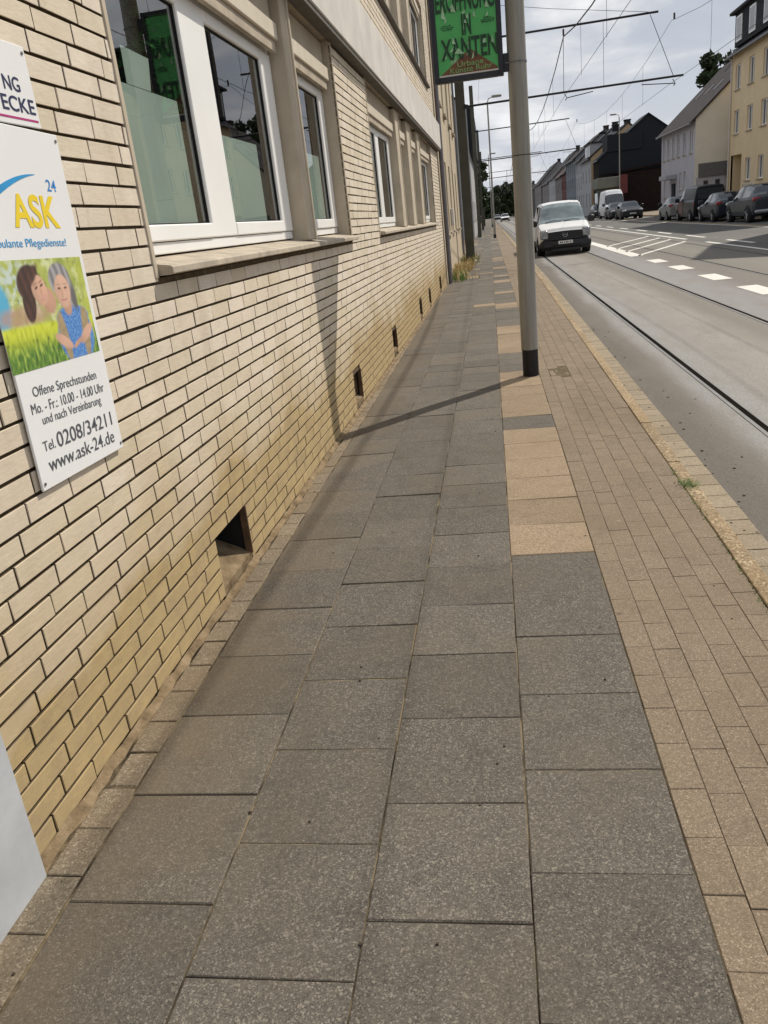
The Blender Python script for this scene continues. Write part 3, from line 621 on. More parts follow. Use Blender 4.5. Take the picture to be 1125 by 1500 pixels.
    for cx, cy, a, b2, r in ((0.60, 0.19, 0.10, 0.055, -0.45), (0.88, 0.22, 0.10, 0.055, 0.5)): c = L(c, skinc(cx, cy, a, b2 * 2, (0.70, 0.42, 0.30)), el(cx, cy, a, b2, r, 0.15))
    for k in range(4): c = L(c, skinc(0.75, 0.14, 0.05, 0.05, (0.72 - 0.06 * k, 0.42 - 0.04 * k, 0.30 - 0.03 * k)), el(0.725 + 0.018 * k, 0.125 + 0.012 * k, 0.030, 0.022, 0.5, 0.25))
    c = L(c, (0.80, 0.78, 0.72), 0.04); g = 0.92 + 0.10 * nz(60, 11)
    return (c[0] * g, c[1] * g, c[2] * g, 1.0)
def wall_signs():
    O = WMX @ Vector((0.016, 2.615, 0.957))
    t = thing('care_service_sign', 'tall white care service sign with a colour picture and opening hours on the brick wall', 'sign', tuple(O))
    ang = R(-1.3)
    t.matrix_basis = Matrix.Translation(O) @ Matrix.Rotation(R(-0.4985), 4, 'Z') @ Matrix.Rotation(ang, 4, 'X')
    m = MB(); m.box(-0.008, 0.0, -0.535, 0, 0, 1.03, 0, 0.002); m.build('board', sign_w, t, local=True)
    Y = lambda y: y - 2.615
    Zl = lambda y, z: z - 0.957 - math.tan(ang) * (y - 2.615)
    X_, Y_ = (0, 1, 0), (0, 0, 1)
    def tx(s, y0, z0, w, mat, h=None, bold=0.0, slope=0.0):
        text(s, 'lettering', mat, t, (0.0006, Y(y0), Zl(y0, z0)), (0, math.cos(slope), math.sin(slope)), (0, -math.sin(slope), math.cos(slope)), w, h, 0.0006, bold)
    sl = R(-1.6)
    tx('Offene Sprechstunden', 2.145, 1.232, 0.385, greyink, 0.038, 0.0, sl); tx('Mo. - Fr.: 10.00 - 14.00 Uhr', 2.118, 1.194, 0.445, greyink, 0.031, 0.0, sl)
    tx('und nach Vereinbarung', 2.160, 1.146, 0.365, greyink, 0.036, 0.0, sl)
    tx('Tel.', 2.131, 1.078, 0.066, greyink, 0.03, 0.0, sl); tx('0208/34211', 2.210, 1.070, 0.360, greyink, 0.047, 0.004, sl); tx('www.ask-24.de', 2.136, 1.014, 0.425, greyink, 0.044, 0.004, sl)
    tx('ASK', 2.262, 1.712, 0.255, yellow, 0.096, 0.025); tx('24', 2.484, 1.817, 0.056, blueink, 0.034, 0.006); tx('Ambulante Pflegedienste!', 2.090, 1.655, 0.437, skyblue, 0.031)
    sw = MB(); n = 14; pts = []
    for i in range(n + 1):
        a = i / n; y = 2.06 + 0.37 * a; z = 1.745 + 0.118 * math.sin(a * math.pi * 0.5) ** 0.9; w = 0.001 + 0.024 * math.sin(min(1, (1 - a) * 1.15) * math.pi / 2)
        pts.append((y, z, w))
    for (a, b, w), (c, d, e) in zip(pts, pts[1:]): sw.quad((0.0012, Y(a), Zl(a, b - w)), (0.0012, Y(c), Zl(c, d - e)), (0.0012, Y(c), Zl(c, d)), (0.0012, Y(a), Zl(a, b)))
    sw.build('swoosh', skyblue, t, local=True)
    # printed picture, u to the right 0..1, v up 0..1
    y0, y1, z0, z1 = 2.072, 2.592, 1.318, 1.628; k = [0.0]
    NU, NV = 170, 110
    me = bpy.data.meshes.new('picture')
    vs = [(0.0010, Y(y0 + (y1 - y0) * i / NU), Zl(y0, z0 + (z1 - z0) * q / NV)) for q in range(NV + 1) for i in range(NU + 1)]
    fs = [(q * (NU + 1) + i, q * (NU + 1) + i + 1, (q + 1) * (NU + 1) + i + 1, (q + 1) * (NU + 1) + i) for q in range(NV) for i in range(NU)]
    me.from_pydata(vs, [], fs); at = me.color_attributes.new('print', 'FLOAT_COLOR', 'POINT')
    at.data.foreach_set('color', [c for q in range(NV + 1) for i in range(NU + 1) for c in printed(i / NU, q / NV)])
    me.materials.append(print_mat()); me.update(); pic = bpy.data.objects.new('picture', me); COL.objects.link(pic); pic.parent = t
    sc = MB()
    for y, z in ((-0.52, 0.02), (-0.015, 0.02), (-0.52, 1.01), (-0.015, 1.01)): sc.tube([(0, y, z), (0.003, y, z)], 0.005, 8)
    sc.build('screw', steel, t, local=True)
    # upper sign
    O2 = WMX @ Vector((0.014, 2.562, 1.998))
    t2 = thing('name_sign', 'white name sign with navy capitals and a magenta line, above the care service sign', 'sign', tuple(O2), R(-0.4985))
    m = MB(); m.box(-0.008, 0, -0.5, 0, 0, 0.225, 0, 0.002); m.build('board', sign_w, t2, local=True)
    yy = lambda y: y - 2.562
    def tx2(s, y0, z0, w, h, mat, bold): text(s, 'lettering', mat, t2, (0.0006, yy(y0), z0 - 1.998), X_, Y_, w, h, 0.0006, bold)
    tx2('NG', 2.403, 2.090, 0.086, 0.040, navy, 0.012); tx2('ECKE', 2.372, 2.034, 0.174, 0.042, navy, 0.012)
    l = MB(); l.box(0, 0.001, -0.40, -0.012, 0.0155, 0.0215); l.build('underline', magenta, t2, local=True)
    sc = MB(); sc.tube([(0, -0.018, 0.205), (0.003, -0.018, 0.205)], 0.005, 8); sc.build('screw', steel, t2, local=True)
wall_signs()

# ------------------------------------------------------------------ things behind the first window
leafm = m_leaf('house_plant_leaf', (0.025, 0.085, 0.018, 1), (0.10, 0.27, 0.06, 1), 0.35)
def indoor():
    rng = random.Random(4)
    p = thing('potted_plant', 'leafy green potted plant behind the glass of the first window', 'plant', tuple(WMX @ Vector((-0.42, 4.42, 1.5))))
    m = MB()
    for i in range(420):
        a = rng.uniform(0, 6.28); r = rng.uniform(0, 0.26); z = rng.uniform(0.55, 1.40)
        c = Vector((math.cos(a) * r * 0.7, math.sin(a) * r * 1.3, z)); d = Vector((math.cos(a), math.sin(a), rng.uniform(-0.9, 0.5))).normalized(); sdv = d.cross(Vector((0, 0, 1))).normalized()
        L = rng.uniform(0.06, 0.14); w = L * 0.28
        m.add([c, c + d * L * 0.45 + sdv * w, c + d * L, c + d * L * 0.45 - sdv * w], [(0, 1, 2), (0, 2, 3)])
    m.build('foliage', leafm, p, local=True)
    m = MB(); m.tube([(0, 0, 0.0), (0, 0, 0.05), (0, 0, 0.22), (0, 0, 0.24)], [0.09, 0.10, 0.13, 0.135], 16); m.build('pot', rust, p, local=True)
    m = MB()
    for i in range(6): m.tube([(0, 0, 0.2), (rng.uniform(-.05, .05), rng.uniform(-.1, .1), 0.6), (rng.uniform(-.1, .1), rng.uniform(-.2, .2), 1.1)], 0.006, 5)
    m.build('stem', leafm, p, local=True)
    q = MB(); pts = [(-0.166, 3.71, 2.305), (-0.168, 3.975, 2.307), (-0.175, 4.015, 2.387), (-0.170, 4.02, 2.45), (-0.166, 3.715, 2.455)]
    q.poly([WMX @ Vector(v) for v in pts]); q.poly([WMX @ Vector((v[0] - 0.002, v[1], v[2])) for v in reversed(pts)])
    tag(q.build('paper_sheet', film), 'pale sheet of paper stuck inside the first window above the frosted film', 'paper')
indoor()

# ------------------------------------------------------------------ lamp post with poster
plastic_b = simple('dark_strap', (0.03, 0.03, 0.03, 1), 0.6)
post_m = simple('galvanised_post', (0.29, 0.275, 0.24, 1), 0.6, 0.15, 0.22, 4.0, 0.4, 0.08, (5, 5, 0.35)); frame_dk = simple('dark_frame', (0.03, 0.032, 0.04, 1), 0.5, 0.2, 0.15, 8)
pgreen = simple('poster_green', (0.085, 0.42, 0.12, 1), 0.5, 0, 0.12, 5); pdark = simple('poster_dark_ink', (0.018, 0.055, 0.025, 1), 0.55, 0, 0.3, 30); pbrown = simple('poster_brown', (0.17, 0.068, 0.032, 1), 0.5, 0, 0.15, 9)
ppale = simple('poster_shard', (0.34, 0.54, 0.33, 1), 0.55, 0, 0.3, 14); ptext = simple('poster_light_ink', (0.22, 0.36, 0.13, 1), 0.5, 0, 0.15, 20); lampglass = simple('lamp_lens', (0.5, 0.52, 0.53, 1), 0.2, 0, 0.05, 4)
PX, PY = 0.328, 8.27
def lamp_post():
    t = thing('lamp_post', 'thick grey lamp post with black foot standing between slabs and pavers', 'lamp post', (PX, PY, 0))
    m = MB(); m.tube([(PX, PY, 0.265), (PX, PY, 2.3), (PX, PY, 4.2), (PX, PY, 9.0)], [0.086, 0.087, 0.083, 0.06], 24); m.build('pole', post_m, t, 50)
    m = MB(); m.tube([(PX, PY, -0.01), (PX, PY, 0.0), (PX, PY, 0.264)], [0.079, 0.081, 0.080], 24); m.tube([(PX, PY, 0.264), (PX, PY, 0.268)], [0.0875, 0.0875], 24); m.build('foot', black, t, 40)
    m = MB(); m.tube([(PX, PY, 2.085), (PX, PY, 2.093)], 0.0885, 24); m.build('band', plastic_b, t, 40)
    m = MB(); m.tube([(PX, PY, 8.9), (PX + 0.3, PY, 9.25), (PX + 1.0, PY, 9.35)], 0.04, 10); m.build('arm', post_m, t, 50)
    m = MB(); m.box(PX + 0.9, PX + 1.6, PY - 0.14, PY + 0.14, 9.30, 9.42, 0, 0.03); m.build('lamp_head', post_m, t, 40)
    # poster in its dark frame, clamped on the post
    s = thing('poster_sign', 'green event poster with torn dark letters in a dark frame clamped to the lamp post', 'sign', (PX, PY - 0.04, 2.78))
    x0, x1, z0, z1, y = -0.425, 0.205, 2.775, 3.72, PY - 0.075
    fr = MB(); w = 0.045
    fr.box(x0, x0 + w, y, y + 0.09, z0, z1, 0, 0.005); fr.box(x1 - w, x1, y, y + 0.09, z0, z1, 0, 0.005); fr.box(x0 + w, x1 - w, y + 0.001, y + 0.089, z0, z0 + w, 0, 0.004); fr.box(x0 + w, x1 - w, y + 0.001, y + 0.089, z1 - w, z1, 0, 0.004)
    fr.build('frame', frame_dk, s)
    lip = MB(); lip.box(x0 + w, x1 - w, y + 0.004, y + 0.02, z0 + w + 0.0005, z0 + w + 0.014); lip.build('inner_lip', concrete, s)
    a, b, c, d = x0 + w, x1 - w, z0 + w, z1 - w; k = [0.0]
    pm = MB(); pm.box(a, b, y + 0.012, y + 0.08, c, d, 0)
    def poly(pts, mi): k[0] += 0.00025; pm.poly([(a + (b - a) * u, y + 0.0118 - k[0], v) for u, v in pts], mi)
    zb = c + 0.012
    poly([(0.02, zb), (0.985, zb + 0.02), (0.54, zb + 0.195)], 2); poly([(0.02, zb), (0.985, zb), (0.985, zb + 0.0205)], 2)
    rng = random.Random(21)
    for i in range(24):
        u, v = rng.uniform(0.03, 0.93), rng.uniform(zb + 0.05, zb + 0.80); h = rng.uniform(0.03, 0.08); w2 = rng.uniform(0.03, 0.09)
        poly([(u, v), (min(1, u + w2), v + h * 0.3), (min(1, u + w2 * 0.9), v + h)], 3)
    pm.build('poster', [pgreen, pdark, pbrown, ppale], s)
    E1, E2 = (1, 0, 0), (0, 0, 1)
    inv = wm(s).inverted()
    def tx(st, u, z, wd, h, mat, bold, sl=0.0, yo=0.0):
        o = inv @ Vector((a + (b - a) * u, y + 0.0118 - 0.0075 - yo, z)); text(st, 'lettering', mat, s, o, (math.cos(sl), 0, math.sin(sl)), (-math.sin(sl), 0, math.cos(sl)), wd, h, 0.0003, bold)
    W = b - a
    tx('ER\u00d6FFNUNG', 0.015, 3.327, W * 0.97, 0.205, pdark, 0.02); tx('IN', 0.428, 3.135, W * 0.155, 0.168, pdark, 0.03); tx('XANTEN', 0.06, 2.951, W * 0.94, 0.170, pdark, 0.02)
    tx('Urbane', 0.315, 2.886, W * 0.44, 0.045, ptext, 0.012, R(1.5)); tx('K\u00fcnste Ruhr', 0.19, 2.838, W * 0.71, 0.046, ptext, 0.012, R(1.5))
    sm = MB(); rg = random.Random(3)
    for (u0, u1, z) in ((0.08, 0.26, 3.205), (0.10, 0.27, 3.19), (0.09, 0.24, 3.222), (0.76, 0.97, 3.212), (0.74, 0.95, 3.228), (0.80, 0.92, 3.244)):
        u = u0
        while u < u1: w = rg.uniform(0.015, 0.04); h = rg.uniform(0.006, 0.011); sm.quad((a + W * u, y + 0.0042, z), (a + W * (u + w), y + 0.0042, z + 0.001), (a + W * (u + w), y + 0.0042, z + h), (a + W * u, y + 0.0042, z + h)); u += w + 0.012
    sm.build('smudged_print', pdark, s)
    sh = MB(); k2 = 0.0084
    for (u, v, w2, h) in ((0.10, 0.46, 0.07, 0.1), (0.26, 0.50, 0.09, 0.06), (0.28, 0.165, 0.17, 0.045), (0.47, 0.40, 0.05, 0.03), (0.82, 0.50, 0.08, 0.05), (0.25, 0.25, 0.06, 0.05), (0.9, 0.22, 0.05, 0.06), (0.62, 0.44, 0.05, 0.05)):
        sh.poly([(a + W * u, y + 0.0118 - k2, zb + v), (a + W * (u + w2), y + 0.0118 - k2, zb + v - h * 0.2), (a + W * (u + w2 * 0.4), y + 0.0118 - k2, zb + v + h)]); k2 += 0.0002; sh.build('torn_scrap', ppale, s); sh = MB()
    br = MB(); br.box(x1 + 0.0005, 0.30, y + 0.03, y + 0.06, 2.80, 2.95, 0, 0.004); br.box(x1 + 0.0005, 0.30, y + 0.03, y + 0.06, 3.56, 3.68, 0, 0.004); br.build('bracket', frame_dk, s)
    cl = MB(); cl.tube([(PX, PY, 2.862), (PX, PY, 2.876)], 0.09, 24); cl.tube([(x1 + 0.015, y + 0.025, 2.868), (0.27, y + 0.02, 2.868), (0.36, PY - 0.09, 2.868)], 0.006, 6); cl.tube([(PX, PY, 3.61), (PX, PY, 3.624)], 0.09, 24); cl.build('clamp', steel, s, 40)
lamp_post()

# ------------------------------------------------------------------ masts and overhead line
mast_m = simple('olive_mast_paint', (0.075, 0.072, 0.052, 1), 0.7, 0.1, 0.2, 2.0); wire_m = simple('dark_wire', (0.02, 0.02, 0.025, 1), 0.6, 0.2, 0.1, 3); ins = simple('brown_insulator', (0.06, 0.03, 0.02, 1), 0.3)
mast_lab = {30: 'nearest olive steel mast with two dark booms over the tracks', 60: 'second olive mast down the pavement, between the nearest mast and the sign pole', 90: 'third olive mast far down the left side of the street', 120: 'fourth olive mast, smallest and farthest down the street'}
def masts():
    for y in (30, 60, 90, 120):
        t = thing('overhead_line_mast', mast_lab[y], 'mast', (-0.76, y, 0), 0, 'overhead line masts along the pavement')
        wd = 0.155 if y == 30 else 0.125
        m = MB(); tp = 8.6 if y == 30 else 9.8
        m.box(-0.76 - wd, -0.76 + wd, y - 0.15, y - 0.125, 0.0, tp, 0, 0.004); m.box(-0.76 - wd, -0.76 + wd, y + 0.125, y + 0.15, 0.0, tp, 0, 0.004); m.box(-0.775, -0.745, y - 0.1245, y + 0.1245, 0.0, tp)
        m.build('pole', mast_m, t)
        m = MB(); m.box(-0.98, -0.54, y - 0.2, y + 0.2, -0.02, 0.12, 0, 0.02); m.build('footing', concrete, t)
        for z, xe in ((5.08, 6.45), (6.97, 5.65)):
            b = MB(); b.tube([(-0.62, y - 0.16, z), (2.7, y - 0.16, z + 0.03), (xe, y - 0.16, z + 0.06)], 0.034, 8); b.box(-0.64, -0.5, y - 0.20, y - 0.125, z - 0.06, z + 0.06); b.build('boom', wire_m, t, 50)
        for x in (2.7, 6.14):
            b = MB(); b.tube([(x - 0.02, y - 0.16, 5.06), (x + 0.06, y - 0.16, 4.93), (x + 0.9 if x < 4 else x - 1.0, y - 0.16, 5.02)], 0.015, 6); b.tube([(x + 0.06, y - 0.16, 4.93), (x, y - 0.2, 4.86)], 0.013, 6); b.build('steady_arm', wire_m, t, 50)
            b = MB(); b.tube([(x, y - 0.16, 6.93), (x, y - 0.16, 6.75)], [0.03, 0.03], 8); b.build('insulator', ins, t, 50)
        b = MB(); b.tube([(2.7, y - 0.16, 6.95), (2.66, y - 0.16, 5.12)], 0.008, 5); b.tube([(3.95, y - 0.16, 6.97), (3.95, y - 0.16, 5.12)], 0.006, 5); b.tube([(5.4, y - 0.16, 6.98), (6.14, y - 0.16, 5.14)], 0.010, 5); b.build('tie_rod', wire_m, t, 50)
masts()
def wires():
    sup = [-30, 0, 30, 60, 90, 120, 150, 180, 210]
    for x, wo in ((2.7, 'over the track nearest the kerb'), (6.05, 'over the far track')):
        c = MB(); c.tube([(x + (0.12 if (i % 2) else -0.12), y - 0.16, 4.87) for i, y in enumerate(sup)], 0.0055, 6); tag(c.build('contact_wire', wire_m), 'thin dark contact wire ' + wo, 'wire', 'overhead wires')
        pts = []
        for a, b in zip(sup, sup[1:]):
            for k in range(8): f = k / 8; pts.append((x, a + (b - a) * f - 0.16, 6.72 - 0.95 * 4 * f * (1 - f)))
        c = MB(); c.tube(pts, 0.006 if x > 4 else 0.017, 6)
        w = c.build('carrier_wire', wire_m); tag(w, 'sagging dark carrier wire with droppers ' + wo, 'wire', 'overhead wires')
        d = MB()
        for a, b in zip(sup[:7], sup[1:8]):
            for k in range(1, 6): f = k / 6; d.tube([(x, a + (b - a) * f - 0.16, 6.72 - 0.95 * 4 * f * (1 - f)), (x, a + (b - a) * f - 0.16, 4.87)], 0.004, 4)
        d.build('dropper', wire_m, w)
    for p, q, la in (((-0.76, 30, 8.2), (5.4, 29.84, 7.05), 'stay wire slanting from the nearest mast to the tip of its upper boom'),):
        c = MB(); c.tube([p, ((p[0] + q[0]) / 2, (p[1] + q[1]) / 2, (p[2] + q[2]) / 2 - 0.05), q], 0.007, 5); tag(c.build('stay_wire', wire_m), la, 'wire')
    for (p, q, la) in (((0.33, 8.3, 8.7), (-0.3, 59, 8.4), 'slack supply cable running from the front lamp post to the small street lamp'), ((16.6, 46, 9.6), (-1.2, 20, 9.0), 'thin span cable crossing the street between house fronts')):
        c = MB(); n = 10; c.tube([(p[0] + (q[0] - p[0]) * i / n, p[1] + (q[1] - p[1]) * i / n, p[2] + (q[2] - p[2]) * i / n - 0.5 * 4 * (i / n) * (1 - i / n)) for i in range(n + 1)], 0.006, 5); tag(c.build('span_cable', wire_m), la, 'cable')
wires()
def street_lamp(x, y, h, side, label):
    t = thing('street_lamp', label, 'street lamp', (x, y, 0))
    m = MB(); m.tube([(x, y, 0), (x, y, 1.0), (x, y, 1.01), (x, y, h - 0.3)], [0.09, 0.088, 0.062, 0.05], 12); m.tube([(x, y, h - 0.3), (x + side * 0.08, y, h - 0.08), (x + side * 0.35, y, h)], 0.03, 8); m.build('pole', post_m, t, 50)
    m = MB(); m.box(*sorted((x + side * 0.3, x + side * 0.95)), y - 0.13, y + 0.13, h - 0.03, h + 0.09, 0, 0.03); o = m.build('lamp_head', post_m, t, 40)
    g = MB(); g.box(*sorted((x + side * 0.35, x + side * 0.9)), y - 0.1, y + 0.1, h - 0.06, h - 0.031, 0, 0.01); g.build('lens', lampglass, o)
    m = MB(); m.tube([(x, y, -0.01), (x, y, 0.25)], 0.098, 12); m.build('foot', black, t, 40)
street_lamp(0.29, 59, 8.85, 1, 'slim grey street lamp standing by the kerb far down the near pavement')
street_lamp(11.3 + 2.95, 96, 10.1, -1, 'slim grey street lamp across the street, in front of the dark gabled house')
street_lamp(0.29, 112, 8.85, 1, 'tiny distant street lamp farthest down the near pavement')

# ------------------------------------------------------------------ houses
def house(name, label, xf, sgn, y0, y1, depth, ze, zr, wallm, roofm, wins, winm=None, eave=0.35, chim=(), gable_near=None, cat='house', extra_holes=(), group=None, panem=None):
    """front facade at x = xf, body extends to xf + sgn*depth, ridge along the street"""
    t = thing(name, label, cat, (xf, (y0 + y1) / 2, 0), 0, group)
    holes = [(yc - w / 2, yc + w / 2, zc - h / 2, zc + h / 2) for yc, zc, w, h in wins] + list(extra_holes)
    us = [y0, y1]; vs = [-0.05, ze]
    for a, b, c, d in holes: us += [a, b]; vs += [c, d]
    m = MB(); plane_grid(m, lambda u, v: (xf, u, v), us, vs, holes, 0)
    xb = xf + sgn * depth; xm = xf + sgn * depth / 2
    m.quad((xb, y0, -0.05), (xb, y1, -0.05), (xb, y1, ze), (xb, y0, ze), 0)
    for i, y in enumerate((y0, y1)): m.poly([(xf, y, -0.05), (xb, y, -0.05), (xb, y, ze), (xm, y, zr), (xf, y, ze)], 1 if (gable_near and i == 0) else 0)
    dp = sgn * 0.14
    for a, b, c, d in holes:
        for (p, q) in (((a, c), (a, d)), ((b, c), (b, d)), ((a, d), (b, d)), ((a, c), (b, c))):
            m.quad((xf, *p), (xf, *q), (xf + dp, *q), (xf + dp, *p), 0)
    m.build('wall', [wallm, gable_near or wallm], t)
    r = MB(); o = 0.25; th = 0.16
    sl = (zr - ze) / (depth / 2)
    for s2, xa in ((1, xf), (-1, xb)):
        e = xa - sgn * s2 * eave; z = ze - eave * sl
        A = [(e, z), (xm, zr), (xm, zr + th), (e, z + th)]
        v = [(p[0], y0 - o * 0.5, p[1] + 0.02) for p in A] + [(p[0], y1 + o * 0.5, p[1] + 0.02) for p in A]
        r.add(v, [(0, 1, 5, 4), (1, 2, 6, 5), (2, 3, 7, 6), (3, 0, 4, 7), (0, 3, 2, 1), (4, 5, 6, 7)])
    ro = r.build('roof', roofm, t)
    for (yc, off, h) in chim:
        c = MB(); xx = xm + off; c.box(xx - 0.35, xx + 0.35, yc - 0.4, yc + 0.4, zr - 1.2, zr + h); c.box(xx - 0.42, xx + 0.42, yc - 0.47, yc + 0.47, zr + h + 0.001, zr + h + 0.12); c.build('chimney', roofm, ro)
    g = MB(); e = xf - sgn * (eave + 0.06); z = ze - eave * sl + 0.06; g.tube([(e, y0 - 0.1, z), (e, y1 + 0.1, z)], 0.07, 8); g.build('gutter', zinc, t, 50)
    fx = xf + dp
    for (yc, zc, w, h) in wins:
        f = MB(); a, b, c, d = yc - w / 2, yc + w / 2, zc - h / 2, zc + h / 2; q = 0.07; xs = sorted((fx - sgn * 0.04, fx + sgn * 0.03))
        f.box(*xs, a, a + q, c, d); f.box(*xs, b - q, b, c, d); f.box(*xs, a + q, b - q, c, c + q); f.box(*xs, a + q, b - q, d - q, d)
        if w > 0.95: f.box(*xs, yc - q / 2, yc + q / 2, c + q, d - q)
        wo = f.build('window', winm or pvc, t)
        pz = MB(); pz.quad((fx + sgn * 0.01, a + q, c + q), (fx + sgn * 0.01, b - q, c + q), (fx + sgn * 0.01, b - q, d - q), (fx + sgn * 0.01, a + q, d - q)); pz.build('pane', panem or paneg, wo)
        s = MB(); xs = sorted((xf + sgn * 0.01, xf - sgn * 0.09)); s.box(*xs, a - 0.06, b + 0.06, c - 0.07, c - 0.003); s.build('sill', cast_dirty, wo)
    return t
zinc = simple('zinc', (0.22, 0.22, 0.23, 1), 0.5, 0.5, 0.15, 3)
r_dark = m_roof('dark_tile_roof', (0.022, 0.02, 0.022, 1), (0.042, 0.038, 0.04, 1)); r_brown = m_roof('brown_tile_roof', (0.035, 0.027, 0.025, 1), (0.065, 0.05, 0.045, 1)); r_red = m_roof('red_brown_roof', (0.07, 0.04, 0.035, 1), (0.12, 0.07, 0.055, 1))
w_yel = simple('ochre_render', (0.72, 0.57, 0.36, 1), 0.9, 0, 0.05, 1.0, 0.15); w_cream = simple('cream_render', (0.76, 0.70, 0.57, 1), 0.9, 0, 0.06, 0.8, 0.15); w_gr = simple('lilac_grey_render', (0.47, 0.45, 0.47, 1), 0.9, 0, 0.08, 1.2, 0.15)
w_beige = simple('beige_render', (0.50, 0.42, 0.31, 1), 0.9, 0, 0.12, 1.3, 0.15, 0.1, (1, 1, 0.35)); w_white = simple('white_render', (0.396, 0.396, 0.403, 1), 0.9, 0, 0.08, 1.0, 0.15); w_blue = simple('blue_grey_render', (0.200, 0.224, 0.248, 1), 0.9, 0, 0.1, 1.0, 0.15)
w_peach = simple('peach_render', (0.60, 0.43, 0.26, 1), 0.9, 0, 0.06, 1.0, 0.15); slate = simple('dark_slate_cladding', (0.010, 0.012, 0.015, 1), 0.85, 0, 0.25, 5); w_brick = simple('dark_brown_brick', (0.020, 0.013, 0.011, 1), 0.9, 0, 0.3, 6, 0.1)
w_grey = simple('mid_grey_render', (0.231, 0.217, 0.210, 1), 0.9, 0, 0.12, 1.0, 0.15); w_red = simple('red_facade', (0.120, 0.030, 0.027, 1), 0.8, 0, 0.15, 2)
def neighbours():
    # rendered house next to the brick building
    wins = []
    for y in (22.9, 24.9, 27.2, 29.6, 32.0): wins += [(y, 2.2, 0.85, 1.9)]
    for y in (23.4, 26.2, 29.2, 32.0): wins += [(y, 5.35, 0.95, 1.7)]
    t = house('rendered_house', 'beige rendered house with narrow windows and downpipes, next to the brick building', -1.185, -1, 21.52, 34.2, 9, 8.4, 12.0, w_beige, r_dark, wins, chim=((28, 0, 0.8),))
    for y in (21.62, 22.1, 33.9):
        m = MB(); m.tube([(-1.12, y, 0.0), (-1.12, y, 8.3)], 0.045, 10); m.build('downpipe', simple('purple_grey_pipe', (0.13, 0.115, 0.12, 1), 0.6) if y < 22 else zinc, t, 50)
    m = MB(); m.box(-1.18, -1.09, 26.0, 26.35, 1.4, 1.9, 0, 0.02); m.build('meter_box', concrete, t)
    # further houses on the left
    t = house('slate_roofed_house', 'narrow grey house with dark slate upper storey behind the second mast', -1.2, -1, 64, 80, 8, 9.0, 12.0, w_white, r_dark, [(66, 2.0, 1.2, 1.4), (69, 2.0, 1.2, 1.4), (72, 2.0, 1.2, 1.4), (76, 2.0, 1.2, 1.4)], chim=((70, 0, 0.8),))
    m = MB(); m.box(-1.195, -0.75, 63.9, 80.1, 6.1, 9.0, 0, 0.02); m.build('slate_cladding', slate, t)
    house('white_walled_house', 'white walled house with low dark roof farther along the left side', -1.35, -1, 80.4, 92, 8, 6.0, 8.6, w_white, r_dark, [(82, 2, 1.2, 1.4), (85, 2, 1.2, 1.4), (88, 2, 1.2, 1.4), (83, 4.6, 1.2, 1.2), (87, 4.6, 1.2, 1.2)])
    house('far_left_house', 'small far grey house beyond the trees on the left', -2.4, -1, 150, 175, 8, 6.0, 9.0, w_grey, r_dark, [(155, 2, 1.2, 1.4), (163, 2, 1.2, 1.4), (155, 4.8, 1.2, 1.4), (163, 4.8, 1.2, 1.4)])
    # right side, far to near
    yw = []
    for y in (60.9, 58.0, 55.2, 52.0, 49.2): yw += [(y, 8.28, 1.15, 1.5), (y, 5.58, 1.15, 1.45)]
    for y in (58.0, 55.4, 52.0, 49.2): yw += [(y, 2.56, 1.1, 1.35)]
    pas = (59.4, 61.9, 0.02, 3.55)
    t = house('ochre_house', 'ochre three storey house with dark mansard dormers, on the right', 16.6, 1, 46.0, 62.3, 10, 9.75, 13.4, w_yel, r_dark, yw, chim=((50, 0, 1.0),), extra_holes=[pas])
    m = MB(); m.box(16.62, 18.8, pas[0] - 0.02, pas[0], -0.05, 3.56); m.box(16.62, 18.8, pas[1], pas[1] + 0.02, -0.05, 3.56); m.box(18.8, 18.85, pas[0], pas[1], -0.05, 3.56); m.box(16.62, 18.8, pas[0], pas[1], 3.56, 3.6); m.build('passage', w_yel, t)
    m = MB(); m.box(16.5, 20.5, 46.3, 61.6, 10.05, 11.95, 0); m.build('dormer', slate, t)
    m = MB(); m.box(16.2, 20.8, 46.0, 61.95, 11.96, 12.14, 0, 0.03); m.build('dormer_roof', r_dark, t)
    for y in (60.6, 57.8, 55.0, 52.0):
        m = MB(); m.box(16.44, 16.499, y - 0.6, y + 0.6, 10.3, 11.75); f = m.build('dormer_window', pvc, t); p = MB(); p.quad((16.437, y - 0.5, 10.4), (16.437, y + 0.5, 10.4), (16.437, y + 0.5, 11.65), (16.437, y - 0.5, 11.65)); p.build('pane', paneg, f)
    m = MB(); m.tube([(16.52, 62.2, 0), (16.52, 62.2, 9.4)], 0.05, 8); m.tube([(16.52, 62.2, 9.4), (16.2, 62.3, 9.75)], 0.05, 8); m.build('downpipe', concrete, t, 50)
    gw = [(y, 4.93, 0.85, 1.5) for y in (64.7, 66.8, 68.8, 70.6, 72.4, 74.1)] + [(y, 2.4, 0.8, 1.25) for y in (66.5, 68.0)] + [(73.6, 2.0, 0.9, 1.4)]
    t = house('lilac_grey_house', 'lilac grey two storey house with cream gable and brown roof', 14.6, 1, 63.5, 75.2, 9.5, 6.28, 10.6, w_gr, r_brown, gw, gable_near=w_cream, chim=((72, 0.4, 0.7),))
    m = MB(); m.box(13.75, 14.59, 69.2, 71.8, 2.62, 2.95, 0, 0.03); m.build('door_canopy', w_white, t)
    m = MB(); m.box(14.50, 14.59, 69.6, 70.7, 0.0, 2.3, 0, 0.01); d = m.build('door', slate, t); h = MB(); h.box(14.46, 14.50, 69.7, 69.76, 1.0, 1.25); h.build('handle', steel, d)
    m = MB(); m.box(14.85, 18.5, 63.30, 63.49, 2.45, 3.35); m.build('gable_band', simple('grey_band', (0.15, 0.145, 0.135, 1), 0.8), t)
